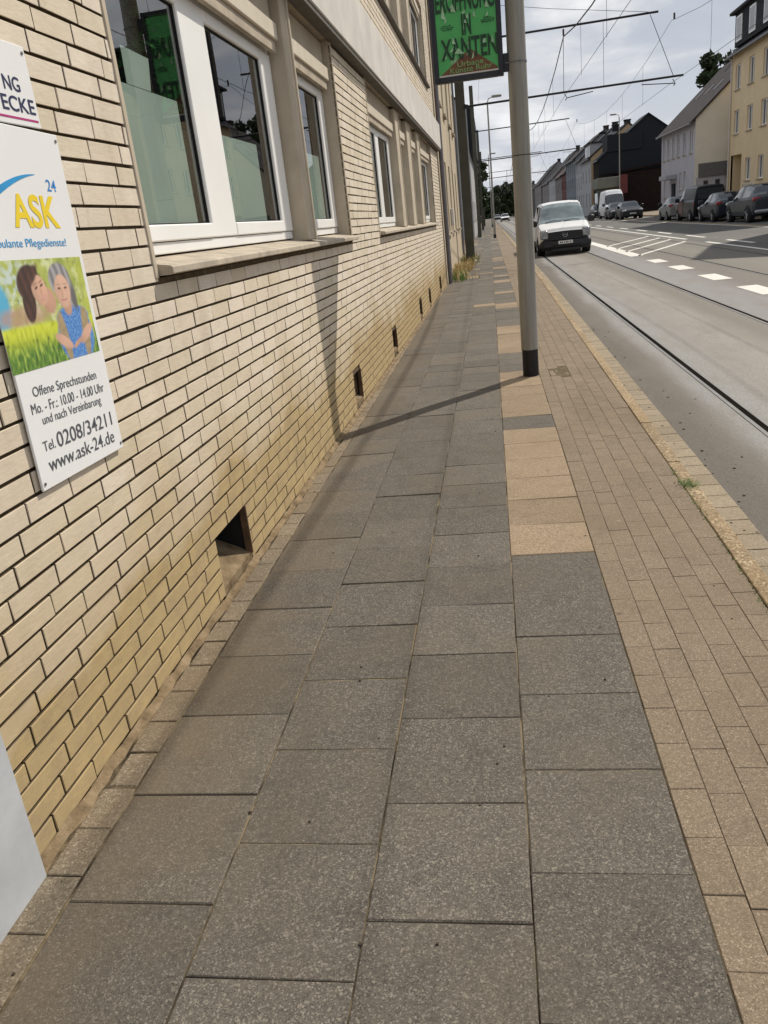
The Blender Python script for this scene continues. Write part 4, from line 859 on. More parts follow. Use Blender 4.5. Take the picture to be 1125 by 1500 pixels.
    m = MB(); m.box(14.7, 16.7, 63.40, 63.485, 0.0, 2.44); m.build('gable_plinth', w_gr, t)
    for x in (15.2, 16.0): m = MB(); m.box(x, x + 0.3, 63.36, 63.397, 1.5, 2.2); m.build('gable_window', paneg, t)
    for y in (66.5, 69.2, 72.0):
        m = MB(); sl = (10.6 - 6.28) / 4.75; f = lambda x: 6.28 + (x - 14.6) * sl + 0.25
        m.add([(16.6, y, f(16.6)), (17.2, y, f(17.2)), (17.2, y + 0.5, f(17.2)), (16.6, y + 0.5, f(16.6)), (16.6, y, f(16.6) - 0.1), (17.2, y, f(17.2) - 0.1), (17.2, y + 0.5, f(17.2) - 0.1), (16.6, y + 0.5, f(16.6) - 0.1)], [(0, 1, 2, 3), (4, 5, 1, 0), (5, 6, 2, 1), (6, 7, 3, 2), (7, 4, 0, 3)]); m.build('skylight', zinc, t)
    # dark gabled house, backlit
    t = house('dark_gabled_house', 'dark slate clad house with tall pointed gable, across the street', 13.1, 1, 104, 109.5, 11.2, 6.2, 10.4, w_brick, slate, [], gable_near=slate, chim=((106, -3.4, -0.6), (108, -4.6, -1.1)), eave=0.2)
    m = MB(); m.box(14.05, 18.0, 103.86, 108.2, 6.9, 8.75, 0, 0.02); m.build('dormer', slate, t)
    m = MB(); m.box(13.3, 24.0, 103.5, 103.99, -0.05, 4.6); m.build('brick_base', w_brick, t)
    m = MB(); m.box(15.0, 24.5, 99.0, 103.49, -0.05, 4.4); m.add([(14.7, 98.8, 4.4), (24.6, 98.8, 5.2), (24.6, 103.49, 5.2), (14.7, 103.49, 4.4), (14.7, 98.8, 4.6), (24.6, 98.8, 5.4), (24.6, 103.49, 5.4), (14.7, 103.49, 4.6)], [(0, 1, 2, 3), (7, 6, 5, 4), (0, 4, 5, 1), (3, 2, 6, 7), (0, 3, 7, 4)]); m.build('annex', w_brick, t)
    k = thing('shop_pavilion', 'low olive beige shop pavilion in front of the dark gabled house', 'shop', (13, 101, 0))
    m = MB(); m.box(12.6, 14.9, 98.5, 103.4, -0.05, 2.9, 0); m.build('wall', simple('olive_render', (0.15, 0.145, 0.105, 1), 0.8, 0, 0.1, 2), k)
    m = MB(); m.box(12.2, 14.95, 97.9, 103.45, 2.92, 4.05, 0, 0.04); m.build('roof', simple('olive_fascia', (0.17, 0.165, 0.13, 1), 0.7, 0, 0.1, 2), k)
    m = MB(); m.box(12.19, 12.6, 98.5, 101, 0.05, 2.5); m.build('shop_window', paneg, k)
    m = MB(); m.box(14.4, 15.3, 97.3, 97.5, 2.2, 4.1, 0, 0.02); m.tube([(14.85, 97.4, -0.05), (14.85, 97.4, 2.2)], 0.06, 8); tag(m.build('red_sign', w_red), 'plain dark red sign board beside the shop pavilion across the street', 'sign')
    # terrace beyond
    def rows(y0, y1, zs, n, w=1.0, h=1.4): return [(y0 + (y1 - y0) * (i + 0.5) / n, z, w, h) for z in zs for i in range(n)]
    L = [('peach_house', 'white fronted house with peach gable wall and box dormer, beyond the dark gable', 12.9, 110.2, 121, 6.9, 10.2, w_white, r_dark, w_peach, (2.0, 4.9)), ('white_terrace_house', 'white terrace house with small dark windows beyond the peach gable', 13.0, 121.2, 130, 7.4, 10.9, w_white, r_dark, None, (2, 4.4, 6.5)),
         ('blue_grey_terrace_house', 'blue grey terrace house in the middle of the far row', 13.0, 130.2, 146, 8.0, 11.4, w_blue, r_brown, None, (2, 4.6, 6.8)), ('red_brick_terrace_house', 'red brown terrace house between pale neighbours in the far row', 13.1, 146.2, 156, 6.9, 10.6, w_red, r_brown, None, (2, 4.8)),
         ('grey_terrace_house', 'mid grey terrace house with red brown roof in the far row', 13.2, 156.2, 172, 6.8, 10.4, w_grey, r_red, None, (2, 4.8)), ('pale_terrace_house', 'pale terrace house with dark roof near the far end of the row', 13.2, 172.2, 190, 7.2, 11.6, w_white, r_dark, w_grey, (2, 4.8)),
         ('dim_terrace_house', 'dim grey terrace house second from the far end of the row', 13.3, 190.2, 215, 6.9, 10.8, w_grey, r_dark, None, (2, 4.8)), ('far_terrace_house', 'grey terrace house with tall roof, third from the far end of the right row', 13.0, 215.2, 245, 7.6, 12.0, w_grey, r_dark, None, (2, 4.8)),
         ('far_gabled_house', 'small grey house second from the far end of the right row', 11.9, 245.2, 285, 6.2, 9.6, w_grey, r_dark, None, (2, 4.8)), ('end_house', 'tiny grey house at the very end of the right row, above the distant cars', 10.2, 285.2, 320, 6.0, 9.8, w_grey, r_dark, None, (2, 4.8))]
    for (n, la, x, a, b, ze, zr, wm_, rm, gn, zs) in L:
        t = house(n, la, x, 1, a, b, 9, ze, zr, wm_, rm, rows(a, b, zs, 3 if b - a < 14 else 5), gable_near=gn, chim=((a + 2.5, 0.3, 0.5 + (a % 5) * 0.1),) if a % 2 < 1.3 else ((b - 2, -0.4, 0.7),), group='terrace houses along the far right')
        if n == 'peach_house':
            m = MB(); m.box(12.95, 16, 111.0, 116.5, 6.7, 8.5); m.build('dormer', w_white, t); m = MB(); m.box(12.7, 16.2, 110.8, 116.7, 8.51, 8.66); m.build('dormer_roof', r_dark, t)
            for y in (111.8, 113.2, 114.6, 115.9): m = MB(); m.box(12.90, 12.949, y - 0.45, y + 0.45, 7.1, 8.3); m.build('dormer_window', paneg, t)
    # tall house beside the frame on the right: its gable throws the pointed shadow on the road
    t = house('corner_house', 'tall pale corner house with street gable, right of the ochre house', 17.5, 1, 24, 44.5, 10, 9.0, 13.0, w_white, r_brown, rows(24, 44.5, (2.4, 5.2, 8.0), 6), chim=((40, 0, 1.0),))
    m = MB(); m.box(14.9, 17.49, 30.5, 37.5, -0.05, 11.6); m.add([(14.7, 30.3, 11.6), (14.7, 34.4, 14.6), (14.7, 37.7, 11.6), (20, 30.3, 11.6), (20, 34.4, 14.6), (20, 37.7, 11.6)], [(0, 2, 1), (3, 4, 5), (0, 1, 4, 3), (1, 2, 5, 4), (0, 3, 5, 2)]); m.build('street_gable', w_white, t)
neighbours()

# ------------------------------------------------------------------ vehicles (local frame: front towards -y)
def paint(name, c, rough=0.3): return simple(name, c, rough, 0.0, 0.03, 2, 0.35)
cp_white = paint('white_car_paint', (0.82, 0.82, 0.81, 1)); cp_black = paint('black_car_paint', (0.010, 0.010, 0.012, 1)); cp_red = paint('dark_red_car_paint', (0.075, 0.016, 0.013, 1)); cp_blue = paint('dark_blue_car_paint', (0.020, 0.026, 0.034, 1))
cp_grey = paint('slate_grey_car_paint', (0.028, 0.034, 0.040, 1), 0.3); cp_dgrey = paint('dark_grey_car_paint', (0.03, 0.033, 0.035, 1)); cp_silver = paint('silver_car_paint', (0.20, 0.20, 0.195, 1))
plastic = simple('black_plastic', (0.018, 0.018, 0.019, 1), 0.55, 0, 0.1, 10); tyre_m = simple('tyre_rubber', (0.014, 0.014, 0.014, 1), 0.85); rim_m = simple('alloy_rim', (0.35, 0.36, 0.37, 1), 0.35, 0.7, 0.1, 8)
carglass = simple('car_glass', (0.022, 0.028, 0.032, 1), 0.04, 0, 0.3, 2, 1.0); lens_w = simple('headlight_lens', (0.62, 0.64, 0.66, 1), 0.12, 0.1, 0.2, 14, 0.8); lens_v = simple('clear_headlight', (0.30, 0.31, 0.32, 1), 0.15, 0.3, 0.6, 16, 0.8); lens_r = simple('tail_light_lens', (0.30, 0.012, 0.015, 1), 0.2, 0, 0.2, 8, 0.7); plate_m = simple('plate_white', (0.70, 0.70, 0.68, 1), 0.5)
wsglass = simple('dust_glare_windscreen', (0.24, 0.29, 0.30, 1), 0.06, 0, 0.5, 1.3, 0.9)  # pale base colour carries painted sky glare along with dust
def car(name, label, loc, rz, st, L, W, wheels, body_m, ws, rw, sides, low=None, lowz=0.0, lights=None, cat='car', group=None, wsmat=None):
    t = thing(name, label, cat, loc, rz, group)
    # densify stations with a smooth spline
    key = st; dense = []
    def cr(p0, p1, p2, p3, u):
        m1 = [(p2[i] - p0[i]) / max(1e-6, (p2[0] - p0[0])) * (p2[0] - p1[0]) for i in range(len(p1))]; m2 = [(p3[i] - p1[i]) / max(1e-6, (p3[0] - p1[0])) * (p2[0] - p1[0]) for i in range(len(p1))]
        h = (2 * u**3 - 3 * u**2 + 1, u**3 - 2 * u**2 + u, -2 * u**3 + 3 * u**2, u**3 - u**2)
        return [h[0] * p1[i] + h[1] * 0.55 * m1[i] + h[2] * p2[i] + h[3] * 0.55 * m2[i] for i in range(len(p1))]
    D = 4
    for i in range(len(key) - 1):
        p0, p1, p2, p3 = key[max(i - 1, 0)], key[i], key[i + 1], key[min(i + 2, len(key) - 1)]
        for q in range(D):
            u = q / D; s = cr(p0, p1, p2, p3, u); s[0] = p1[0] + (p2[0] - p1[0]) * u; dense.append((s, i))
    dense.append((list(key[-1]), len(key) - 2))
    rings = []
    for s, i in dense:
        y, z0, zb, zt, wb, wt = s; H = zb - z0; hg = max(zt - zb, 0.0)
        half = [(wb * 0.78, z0), (wb * 0.95, z0 + 0.06), (wb * 0.995, z0 + 0.30 * H), (wb, z0 + 0.55 * H), (wb * 0.985, zb - 0.14 * H), (wb * 0.94, zb)]
        half += [((wb * 0.94) * 0.45 + wt * 0.55, zb + hg * 0.5), (wt * 1.0, zb + hg * 0.86), (wt * 0.90, zb + hg * 0.965), (wt * 0.5, zt + 0.01), (0.0, zt + 0.018)]
        rings.append([(-x, y, z) for x, z in half] + [(x, y, z) for x, z in reversed(half[:-1])])
    n = len(rings[0]); nh = (n + 1) // 2
    parts = {'body': MB(), 'windscreen': MB(), 'rear_window': MB(), 'side_window_l': MB(), 'side_window_r': MB(), 'low': MB()}
    for r in range(len(rings) - 1):
        (s, i) = dense[r]; A, B = rings[r], rings[r + 1]
        for k in range(n - 1):
            kk = k if k < nh - 1 else n - 2 - k           # segment index from the sill up to the roof
            quad = (A[k], B[k], B[k + 1], A[k + 1])
            tgt = 'body'
            if kk >= 6 and i in ws: tgt = 'windscreen'
            elif kk >= 6 and i in rw: tgt = 'rear_window'
            elif kk in (5, 6) and any(a <= r / D and (r + 1) / D <= b for a, b in sides): tgt = 'side_window_l' if k < nh - 1 else 'side_window_r'
            elif low is not None and max(q[2] for q in quad) < lowz: tgt = 'low'
            parts[tgt].quad(*quad)
    for e, fl in ((rings[0], False), (rings[-1], True)):
        lo = [p for p in e]; parts['low' if (low is not None and not fl) else 'body'].poly(lo if fl else list(reversed(lo)))
    pb = parts['body']
    for r in range(len(rings) - 1): pb.quad(rings[r][0], rings[r][-1], rings[r + 1][-1], rings[r + 1][0])
    pb.build('body', body_m, t, 42, local=True)
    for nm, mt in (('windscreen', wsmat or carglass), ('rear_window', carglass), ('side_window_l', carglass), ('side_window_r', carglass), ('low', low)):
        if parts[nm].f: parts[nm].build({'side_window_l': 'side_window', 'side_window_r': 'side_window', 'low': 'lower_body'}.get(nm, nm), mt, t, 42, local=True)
    for (y, r) in wheels:
        for sx in (-1, 1):
            wx = sx * (W / 2 - 0.10)
            a = MB(); xo = sx * (W / 2 + 0.004); a.tube([(sx * (W / 2 - 0.25), y, r + 0.01), (xo, y, r + 0.01)], r * 1.16, 22); ar = a.build('wheel_arch', plastic, t, 50, local=True)
            w = MB(); pr = [(-0.11, 0.62), (-0.115, 0.80), (-0.105, 0.95), (-0.06, 1.0), (0.06, 1.0), (0.105, 0.95), (0.115, 0.80), (0.10, 0.62)]
            pts = [(wx + sx * p[0], y, r) for p in pr]; k = len(w.v); N = 22
            for p in pr:
                for j in range(N): an = 2 * math.pi * j / N; w.v.append((wx + sx * (p[0] + 0.02), y + math.cos(an) * r * p[1], r + math.sin(an) * r * p[1]))
            for i in range(len(pr) - 1):
                for j in range(N): w.f.append((k + i * N + j, k + i * N + (j + 1) % N, k + (i + 1) * N + (j + 1) % N, k + (i + 1) * N + j)); w.mi.append(0)
            wo = w.build('wheel', tyre_m, t, 50, local=True)
            h = MB(); xx = wx + sx * 0.115
            h.tube([(xx - sx * 0.05, y, r), (xx - sx * 0.02, y, r)], r * 0.63, 20)
            for q in range(5):
                an = q * 2 * math.pi / 5; d = Vector((0, math.cos(an), math.sin(an))); h.tube([Vector((xx + sx * 0.005, y, r)) + d * r * 0.08, Vector((xx, y, r)) + d * r * 0.62], r * 0.075, 6)
            h.tube([(xx - sx * 0.02, y, r), (xx + sx * 0.012, y, r)], r * 0.16, 10)
            h.build('rim', rim_m, wo, 40, local=True)
    for nm, mt, boxes in (lights or []):
        for b in boxes:
            m = MB(); m.box(*b, 0, 0.03); m.build(nm, mt, t, 40, local=True)
    return t
def mirrors(t, y, z, w, m=plastic):
    for sx in (-1, 1):
        b = MB(); xs = sorted((sx * (w - 0.02), sx * (w + 0.24))); b.box(xs[0], xs[1], y, y + 0.14, z, z + 0.24, 0, 0.05); b.build('wing_mirror', m, t, 40, local=True)
def plate(t, y, z, s, rear=False):
    m = MB(); d = 1 if rear else -1; ys = sorted((y, y + d * 0.015)); m.box(-0.26, 0.26, ys[0], ys[1], z, z + 0.11); p = m.build('number_plate', plate_m, t, local=True)
    b = MB(); rg = random.Random(int(abs(y) * 1000) + 7); x = -0.2; yy = sorted((y + d * 0.0152, y + d * 0.017))
    while x < 0.18: w = rg.uniform(0.025, 0.04); b.box(x, x + w, yy[0], yy[1], z + 0.025, z + 0.085); x += w + rg.choice((0.014, 0.02, 0.05))
    b.build('worn_characters', greyink, p, local=True)

def delivery_van():
    # y, z0, zbelt, ztop, half width belt, half width roof
    st = [(0.0, 0.26, 0.80, 0.83, 0.80, 0.70), (0.14, 0.20, 0.93, 0.955, 0.90, 0.74), (0.55, 0.19, 1.02, 1.05, 0.945, 0.78), (0.98, 0.19, 1.09, 1.13, 0.95, 0.84), (1.78, 0.20, 1.14, 1.80, 0.952, 0.745), (2.25, 0.20, 1.15, 1.875, 0.952, 0.755), (3.6, 0.20, 1.15, 1.875, 0.952, 0.755), (4.65, 0.22, 1.15, 1.84, 0.93, 0.74), (4.75, 0.3, 1.12, 1.75, 0.90, 0.70)]
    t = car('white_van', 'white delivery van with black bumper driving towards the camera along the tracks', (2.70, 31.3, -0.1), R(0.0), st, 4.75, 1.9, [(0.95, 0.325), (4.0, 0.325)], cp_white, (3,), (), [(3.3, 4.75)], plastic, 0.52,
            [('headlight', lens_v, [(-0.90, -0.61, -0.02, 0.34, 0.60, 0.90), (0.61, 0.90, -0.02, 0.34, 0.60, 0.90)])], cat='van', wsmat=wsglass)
    m = MB(); m.box(-0.93, 0.93, -0.10, 0.30, 0.20, 0.56, 0, 0.10); m.box(-0.55, 0.55, -0.115, 0.0, 0.10, 0.26, 0, 0.04); m.build('bumper', plastic, t, 50, local=True)
    m = MB(); m.add([(-0.54, -0.05, 0.555), (0.54, -0.05, 0.555), (0.62, 0.06, 0.86), (-0.62, 0.06, 0.86), (-0.54, 0.1, 0.555), (0.54, 0.1, 0.555), (0.62, 0.2, 0.86), (-0.62, 0.2, 0.86)], [(0, 1, 2, 3), (3, 2, 6, 7), (0, 3, 7, 4), (1, 5, 6, 2)]); m.build('grille', plastic, t, local=True)
    m = MB()
    for z in (0.63, 0.70, 0.77): y = -0.05 + (z - 0.555) / 0.305 * 0.11; m.box(-0.55, 0.55, y - 0.018, y - 0.002, z, z + 0.018)
    m.build('grille_bar', frame_dk, t, local=True)
    m = MB(); N = 20; c = Vector((0, -0.012, 0.715)); ring = [c + Vector((math.cos(a) * 0.085, (math.sin(a) * 0.085) * 0.34, math.sin(a) * 0.085)) for a in [2 * math.pi * i / N for i in range(N + 1)]]
    m.tube(ring, 0.010, 6)
    for a in (math.pi / 2, math.pi * 7 / 6, math.pi * 11 / 6): m.tube([c, c + Vector((math.cos(a) * 0.085, math.sin(a) * 0.03, math.sin(a) * 0.085))], 0.008, 6)
    m.build('badge', rim_m, t, 50, local=True)
    plate(t, -0.118, 0.40, 'MH PD 318'); mirrors(t, 1.05, 1.05, 0.95)
    for sx in (-1, 1):
        m = MB(); xs = sorted((sx * 0.50, sx * 0.80)); m.box(xs[0], xs[1], -0.112, -0.05, 0.30, 0.42, 0, 0.03); m.build('fog_light', frame_dk, t, 40, local=True)
        w = MB(); w.tube([(sx * 0.33 - 0.30, 1.0, 1.165), (sx * 0.33 + 0.02, 1.04, 1.215), (sx * 0.33 + 0.30, 1.02, 1.175)], 0.010, 5); w.build('wiper', plastic, t, local=True)
        d = MB(); xs = sorted((sx * 0.951, sx * 0.958)); d.box(xs[0], xs[1], 2.30, 2.312, 0.35, 1.15); d.box(xs[0], xs[1], 1.3, 1.312, 0.35, 1.1); d.build('door_seam', plastic, t, local=True)
    m = MB(); m.box(-0.72, 0.72, 1.45, 1.60, 0.7, 1.12, 0, 0.04); m.box(-0.65, -0.15, 2.2, 2.4, 0.6, 1.55, 0, 0.08); m.box(0.15, 0.65, 2.2, 2.4, 0.6, 1.55, 0, 0.08); m.box(-0.85, 0.85, 2.6, 2.62, 0.4, 1.75); m.build('cab_interior', plastic, t, local=True)
    m = MB(); m.box(-0.12, 0.22, 1.38, 1.62, 1.12, 1.16); m.build('paper_on_dashboard', plate_m, t, local=True)
delivery_van()
HB = lambda L, W, h, hood=0.92: [(0.0, 0.30, 0.66, 0.69, W * 0.40, W * 0.33), (0.12, 0.20, 0.74, 0.77, W * 0.46, W * 0.37), (0.6, 0.19, hood - 0.06, hood - 0.03, W * 0.495, W * 0.40), (1.15, 0.19, hood, hood + 0.03, W * 0.5, W * 0.42), (1.95, 0.19, hood + 0.03, h - 0.04, W * 0.5, W * 0.36), (2.6, 0.19, hood + 0.05, h, W * 0.5, W * 0.365), (L - 0.85, 0.20, hood + 0.08, h - 0.05, W * 0.498, W * 0.355), (L - 0.22, 0.22, hood + 0.08, hood + 0.14, W * 0.485, W * 0.37), (L - 0.02, 0.32, hood - 0.02, hood + 0.02, W * 0.45, W * 0.36), (L, 0.36, hood - 0.10, hood - 0.08, W * 0.42, W * 0.33)]
def lamps(L, W, z=0.66, rear=0.85, wide=0.32):
    return [('headlight', lens_w, [(-W * 0.47, -W * 0.47 + wide, 0.02, 0.3, z, z + 0.13), (W * 0.47 - wide, W * 0.47, 0.02, 0.3, z, z + 0.13)]), ('tail_light', lens_r, [(-W * 0.488, -W * 0.488 + wide * 0.9, L - 0.26, L - 0.015, rear, rear + 0.16), (W * 0.488 - wide * 0.9, W * 0.488, L - 0.26, L - 0.015, rear, rear + 0.16)]), ('grille', plastic, [(-0.45, 0.45, -0.012, 0.2, 0.5, 0.62)])]
GR = 'cars parked along the far side of the street'
def parked():
    def mk(name, label, x, y, rz, st, L, W, r, m, lights, sides=((3.35, 4.9), (5.05, 6.6)), cat='car', low=plastic, g=GR, lowz=0.34, ws=(3,), rw=(6,)):
        t = car(name, label, (x, y, -0.1), rz, st, L, W, [(0.85, r), (L - 0.82, r)], m, ws, rw, list(sides), low, lowz, lights, cat, g); return t
    # these face away down the street, tails towards us
    L, W = 4.75, 1.92
    t = mk('parked_suv', 'slate grey off-road car with silver roof rails, nearest in the parked row', 12.95, 45.6, math.pi, [(a, b + 0.06, c + 0.14, d + (0.16 if d > c + 0.3 else 0.14), e, f) for a, b, c, d, e, f in HB(L, W, 1.52)], L, W, 0.37, cp_grey, lamps(L, W, 0.8, 0.95, 0.42))
    for sx in (-1, 1): m = MB(); m.tube([(sx * 0.66, 1.9, 1.68), (sx * 0.66, 2.1, 1.73), (sx * 0.66, 3.6, 1.72), (sx * 0.66, 3.8, 1.66)], 0.022, 6); m.build('roof_rail', rim_m, t, 50, local=True)
    mirrors(t, 1.3, 1.02, 0.93, cp_grey); plate(t, L + 0.0, 0.7, 'MH AK 52', True)
    m = MB(); m.box(-0.85, 0.85, L - 0.1, L + 0.05, 0.40, 0.56, 0, 0.05); m.build('bumper', rim_m, t, 40, local=True)
    L, W = 4.3, 1.79
    t = mk('parked_hatchback', 'dark blue hatchback parked between the off-road car and the dark red van', 12.75, 50.9, math.pi, HB(L, W, 1.47), L, W, 0.32, cp_blue, lamps(L, W)); mirrors(t, 1.3, 0.92, 0.88, cp_blue); plate(t, L + 0.0, 0.62, 'E LS 204', True)
    L, W = 4.95, 1.92
    st = [(0.0, 0.30, 0.85, 0.88, 0.78, 0.68), (0.14, 0.22, 0.98, 1.0, 0.90, 0.72), (0.55, 0.21, 1.08, 1.11, 0.95, 0.78), (0.95, 0.21, 1.15, 1.19, 0.955, 0.84), (1.70, 0.21, 1.20, 1.86, 0.957, 0.76), (2.15, 0.21, 1.20, 1.95, 0.957, 0.77), (3.6, 0.21, 1.20, 1.95, 0.957, 0.77), (L - 0.08, 0.23, 1.20, 1.92, 0.94, 0.76), (L, 0.3, 1.16, 1.86, 0.92, 0.72)]
    t = mk('parked_van', 'black and dark red panel van parked behind the dark blue hatchback', 12.75, 56.4, math.pi, st, L, W, 0.33, cp_black, lamps(L, W, 0.72, 0.9, 0.2), [(3.3, 4.75)], 'van', rw=())
    for sx in (-1, 1): m = MB(); xs = sorted((sx * 0.953, sx * 0.966)); m.box(xs[0], xs[1], 1.05, 2.25, 0.42, 1.16, 0, 0.005); m.build('front_door', cp_red, t, local=True)
    m = MB(); m.box(-0.7, 0.7, L + 0.002, L + 0.012, 1.2, 1.75); m.build('rear_window', carglass, t, local=True); mirrors(t, 1.15, 1.1, 0.955, cp_black)
    L, W = 3.8, 1.66
    t = mk('parked_small_car', 'small silver grey car parked in front of the dark red van', 12.6, 61.8, math.pi, HB(L, W, 1.46), L, W, 0.30, cp_silver, lamps(L, W)); mirrors(t, 1.3, 0.92, 0.82, cp_black)
    L, W = 4.35, 1.80
    t = mk('parked_black_car', 'black car facing the camera, parked in front of the white high roof van', 12.1, 74.2, 0, HB(L, W, 1.45), L, W, 0.32, cp_black, lamps(L, W)); mirrors(t, 1.3, 0.92, 0.88, cp_black); plate(t, -0.02, 0.42, 'OB T 771')
    L, W = 4.0, 1.70
    t = mk('parked_dark_car', 'dark grey car tucked between the black car and the white high roof van', 11.9, 80.0, 0, HB(L, W, 1.46), L, W, 0.31, cp_dgrey, lamps(L, W)); mirrors(t, 1.3, 0.92, 0.84, cp_dgrey)
    L, W = 5.9, 1.99
    st = [(0.0, 0.34, 0.98, 1.01, 0.80, 0.70), (0.14, 0.24, 1.10, 1.13, 0.92, 0.74), (0.5, 0.23, 1.20, 1.24, 0.98, 0.82), (0.85, 0.23, 1.28, 1.32, 0.99, 0.88), (1.55, 0.23, 1.34, 2.25, 0.995, 0.83), (2.0, 0.23, 1.36, 2.62, 0.995, 0.80), (3.8, 0.23, 1.36, 2.68, 0.995, 0.80), (L - 0.08, 0.25, 1.36, 2.64, 0.98, 0.80), (L, 0.32, 1.30, 2.55, 0.95, 0.76)]
    t = mk('high_roof_van', 'white high roof van parked facing the camera across the street', 12.35, 85.3, 0, st, L, W, 0.34, cp_white, lamps(L, W, 0.85, 1.0, 0.22), [(3.3, 4.6)], 'van', rw=(), lowz=0.5); mirrors(t, 1.0, 1.2, 0.99)
    L, W = 4.3, 1.78
    t = mk('parked_estate_car', 'dark car parked beyond the white high roof van, half hidden by the driving van', 12.4, 96.5, 0, HB(L, W, 1.47), L, W, 0.32, cp_black, lamps(L, W))
    t = mk('distant_white_car', 'white car driving towards the camera far down the tracks, the nearer one', 3.1, 172, 0, HB(4.3, 1.8, 1.5), 4.3, 1.8, 0.32, cp_white, lamps(4.3, 1.8), g=None)
    t = mk('distant_pale_car', 'pale car farther away, left of the other distant car', 1.9, 215, 0, HB(4.3, 1.8, 1.5), 4.3, 1.8, 0.32, cp_silver, lamps(4.3, 1.8), g=None)
parked()

# ------------------------------------------------------------------ trees, weeds, small things
bark = simple('bark', (0.06, 0.045, 0.03, 1), 0.9, 0, 0.3, 8); leaf_d = m_leaf('dark_leaf', (0.014, 0.026, 0.011, 1), (0.05, 0.075, 0.028, 1)); leaf_m = m_leaf('mid_leaf', (0.022, 0.04, 0.015, 1), (0.075, 0.11, 0.04, 1))
dry = m_leaf('dry_grass_blade', (0.34, 0.25, 0.10, 1), (0.66, 0.53, 0.28, 1), 0.8); fresh = m_leaf('green_blade', (0.06, 0.12, 0.02, 1), (0.18, 0.27, 0.06, 1), 0.6)
def leaf_cloud(m, c, r, n, size, rng, mi=0):
    for _ in range(n):
        d = Vector((rng.gauss(0, 1), rng.gauss(0, 1), rng.gauss(0, 1))).normalized() * rng.uniform(0.55, 1.0)
        p = Vector((c[0] + d.x * r[0], c[1] + d.y * r[1], c[2] + d.z * r[2])); a = Vector((rng.gauss(0, 1), rng.gauss(0, 1), rng.gauss(0, 1))).normalized(); b = a.cross(Vector((rng.gauss(0, 1), rng.gauss(0, 1), rng.gauss(0, 1)))).normalized(); s = size * rng.uniform(0.6, 1.4)
        m.add([p - a * s, p + b * s * 0.5, p + a * s, p - b * s * 0.5], [(0, 1, 2, 3)], mi)
def tree(name, label, x, y, h, r, seed, mat=None, n=26, group=None, base=0.25, size=0.28):
    rng = random.Random(seed); t = thing(name, label, 'tree', (x, y, 0), 0, group)
    m = MB(); m.tube([(x, y, -0.1), (x + 0.1, y, h * 0.3), (x - 0.1, y, h * 0.75)], [0.03 * h, 0.024 * h, 0.008 * h], 8)
    cl = []
    for i in range(n):
        a = rng.uniform(0, 6.28); q = rng.random() ** 0.6; z = h * (base + (1 - base) * rng.random()); k = math.sqrt(max(0.05, 1 - ((z / h - (base + 0.55 * (1 - base))) / (0.62 * (1 - base))) ** 2))
        c = (x + math.cos(a) * r * q * k, y + math.sin(a) * r * q * k, min(z, h - 0.3)); cl.append(c)
        if i % 3 == 0: m.tube([(x, y, z * 0.6), ((x + c[0]) / 2, (y + c[1]) / 2, z * 0.85), c], [0.012 * h, 0.008 * h, 0.003 * h], 5)
    m.build('trunk', bark, t, 60)
    m = MB()
    for c in cl: s = rng.uniform(0.22, 0.42) * r; leaf_cloud(m, c, (s, s, s * 0.8), 90, size, rng)
    m.build('crown', mat or leaf_d, t)
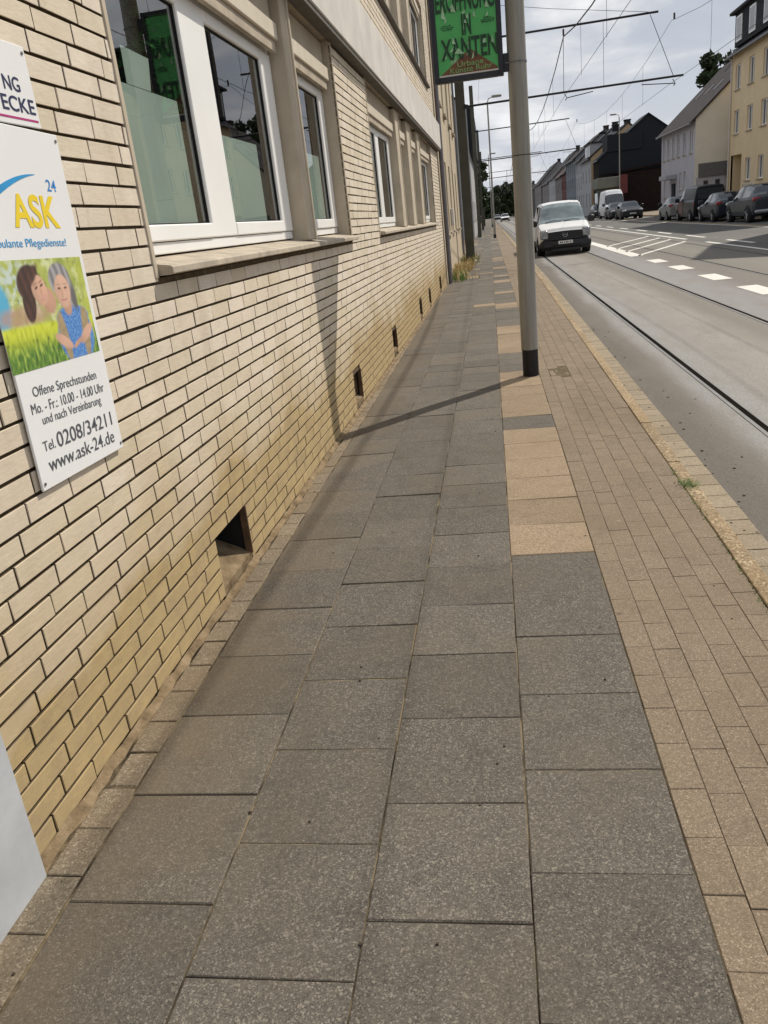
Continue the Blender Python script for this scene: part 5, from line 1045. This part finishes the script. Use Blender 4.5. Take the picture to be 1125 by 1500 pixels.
def greenery():
    TG = 'trees along the left side of the street'
    for i, (x, y, h, r, la) in enumerate(((-2.2, 96, 7.0, 1.9, 'dark leafy tree just beyond the white walled house'), (-2.0, 103, 7.8, 2.1, 'tallest dark tree on the left, behind the second street lamp'), (-2.2, 114, 6.8, 2.0, 'dark tree third from the white walled house on the left'), (-2.6, 130, 7.0, 2.2, 'dark tree on the left in front of the small far grey house'))): tree('street_tree', la, x, y, h, r, 40 + i, group=TG)
    for i, (x, y, h, r, la) in enumerate(((4.2, 345, 11.5, 4.5, 'large dark tree closing the street, left one'), (8.5, 350, 12.0, 4.5, 'large dark tree closing the street, right and tallest'), (0.3, 330, 8.0, 3.8, 'low dark tree at the street end, left of the distant cars'))): tree('distant_tree', la, x, y, h, r, 60 + i, n=40, size=0.6, base=0.02, group='dark trees closing the far end of the street')
    tree('garden_tree', 'dark leafy tree showing over the brown roof behind the lilac grey house', 20.4, 79, 12.1, 2.4, 80, size=0.3, n=30, base=0.4)
    for i, (x, y, la) in enumerate(((-1.9, 96, 'dark clipped hedge along the pavement beyond the white walled house'), (-1.9, 122, 'dark clipped hedge farther along the pavement, under the trees'))):
        m = MB(); rng = random.Random(90 + i)
        for k in range(26): leaf_cloud(m, (x, y + k * 0.8, 0.9), (0.55, 0.6, 0.95), 60, 0.16, rng)
        tag(m.build('hedge', leaf_d), la, 'hedge')
    # dry weeds at the foot of the rendered house
    m = MB(); rng = random.Random(5)
    def blades(cx, cy, n, h, sp, mi):
        for _ in range(n):
            x, y = cx + rng.gauss(0, sp), cy + rng.gauss(0, sp * 1.6); x = max(x, -1.15); a = rng.uniform(0, 6.28); l = h * rng.uniform(0.4, 1.15); w = 0.006 * rng.uniform(0.7, 1.8)
            dx, dy = math.cos(a) * l * 0.45, math.sin(a) * l * 0.45; px, py = -math.sin(a) * w, math.cos(a) * w
            m.add([(x - px, y - py, -0.01), (x + px, y + py, -0.01), (x + dx * 0.35 + px, y + dy * 0.35 + py, l * 0.6), (x + dx * 0.35 - px, y + dy * 0.35 - py, l * 0.6), (x + dx, y + dy, l * rng.uniform(0.75, 1.0))], [(0, 1, 2, 3), (3, 2, 4)], mi)
    for k in range(34): blades(-0.98 + rng.uniform(-0.08, 0.22), 22.3 + k * 0.36, 48, 0.2 + (0.22 if rng.random() < 0.3 else 0.14) * rng.random(), 0.13, 0 if rng.random() < 0.88 else 1)
    tag(m.build('dry_weeds', [dry, fresh]), 'straw coloured dry weeds along the foot of the beige house', 'weeds', kind='stuff')
    m = MB()
    for _ in range(260):
        x, y = kx(4.55) + 0.03 + rng.gauss(0, 0.025), 4.55 + rng.gauss(0, 0.045); a = rng.uniform(0, 6.28); l = rng.uniform(0.012, 0.04); w = 0.0022
        m.add([(x - math.sin(a) * w, y + math.cos(a) * w, 0), (x + math.sin(a) * w, y - math.cos(a) * w, 0), (x + math.cos(a) * l, y + math.sin(a) * l, l * 0.6)], [(0, 1, 2)])
    tag(m.build('weed_tuft', fresh), 'small green weed tuft growing in the kerb joint', 'weed')
    m = MB()
    for _ in range(900):
        y = 2.3 + 2.6 * rng.random() ** 1.3; x = kx(y) + rng.gauss(0.004, 0.009); a = rng.uniform(0, 6.28); l = rng.uniform(0.004, 0.012); w = 0.003
        m.add([(x - math.sin(a) * w, y + math.cos(a) * w, 0.0), (x + math.sin(a) * w, y - math.cos(a) * w, 0.0), (x + math.cos(a) * l, y + math.sin(a) * l, 0.004 + l * 0.4)], [(0, 1, 2)])
    tag(m.build('moss', fresh), 'thin green moss along the inner edge of the kerb', 'moss', kind='stuff')
    m = MB()     # crumbs of soil and leaf bits in the gutter and joints
    for _ in range(170):
        if rng.random() < 0.55: x, y, z = kx(5) + 0.12 + abs(rng.gauss(0, 0.22)), rng.uniform(3, 12), -0.1
        else: x, y, z = rng.uniform(-1.3, 1.0), rng.uniform(1.2, 9), 0.0
        s = rng.uniform(0.002, 0.009) if z < -0.05 else rng.uniform(0.0015, 0.004); m.box(x - s * rng.uniform(.6, 1.8), x + s, y - s, y + s * rng.uniform(.6, 1.8), z - 0.002, z + s * 0.7, 0, s * 0.3)
    tag(m.build('crumbs', bark), 'dark crumbs scattered on slabs and gutter', 'crumbs', kind='stuff')
greenery()
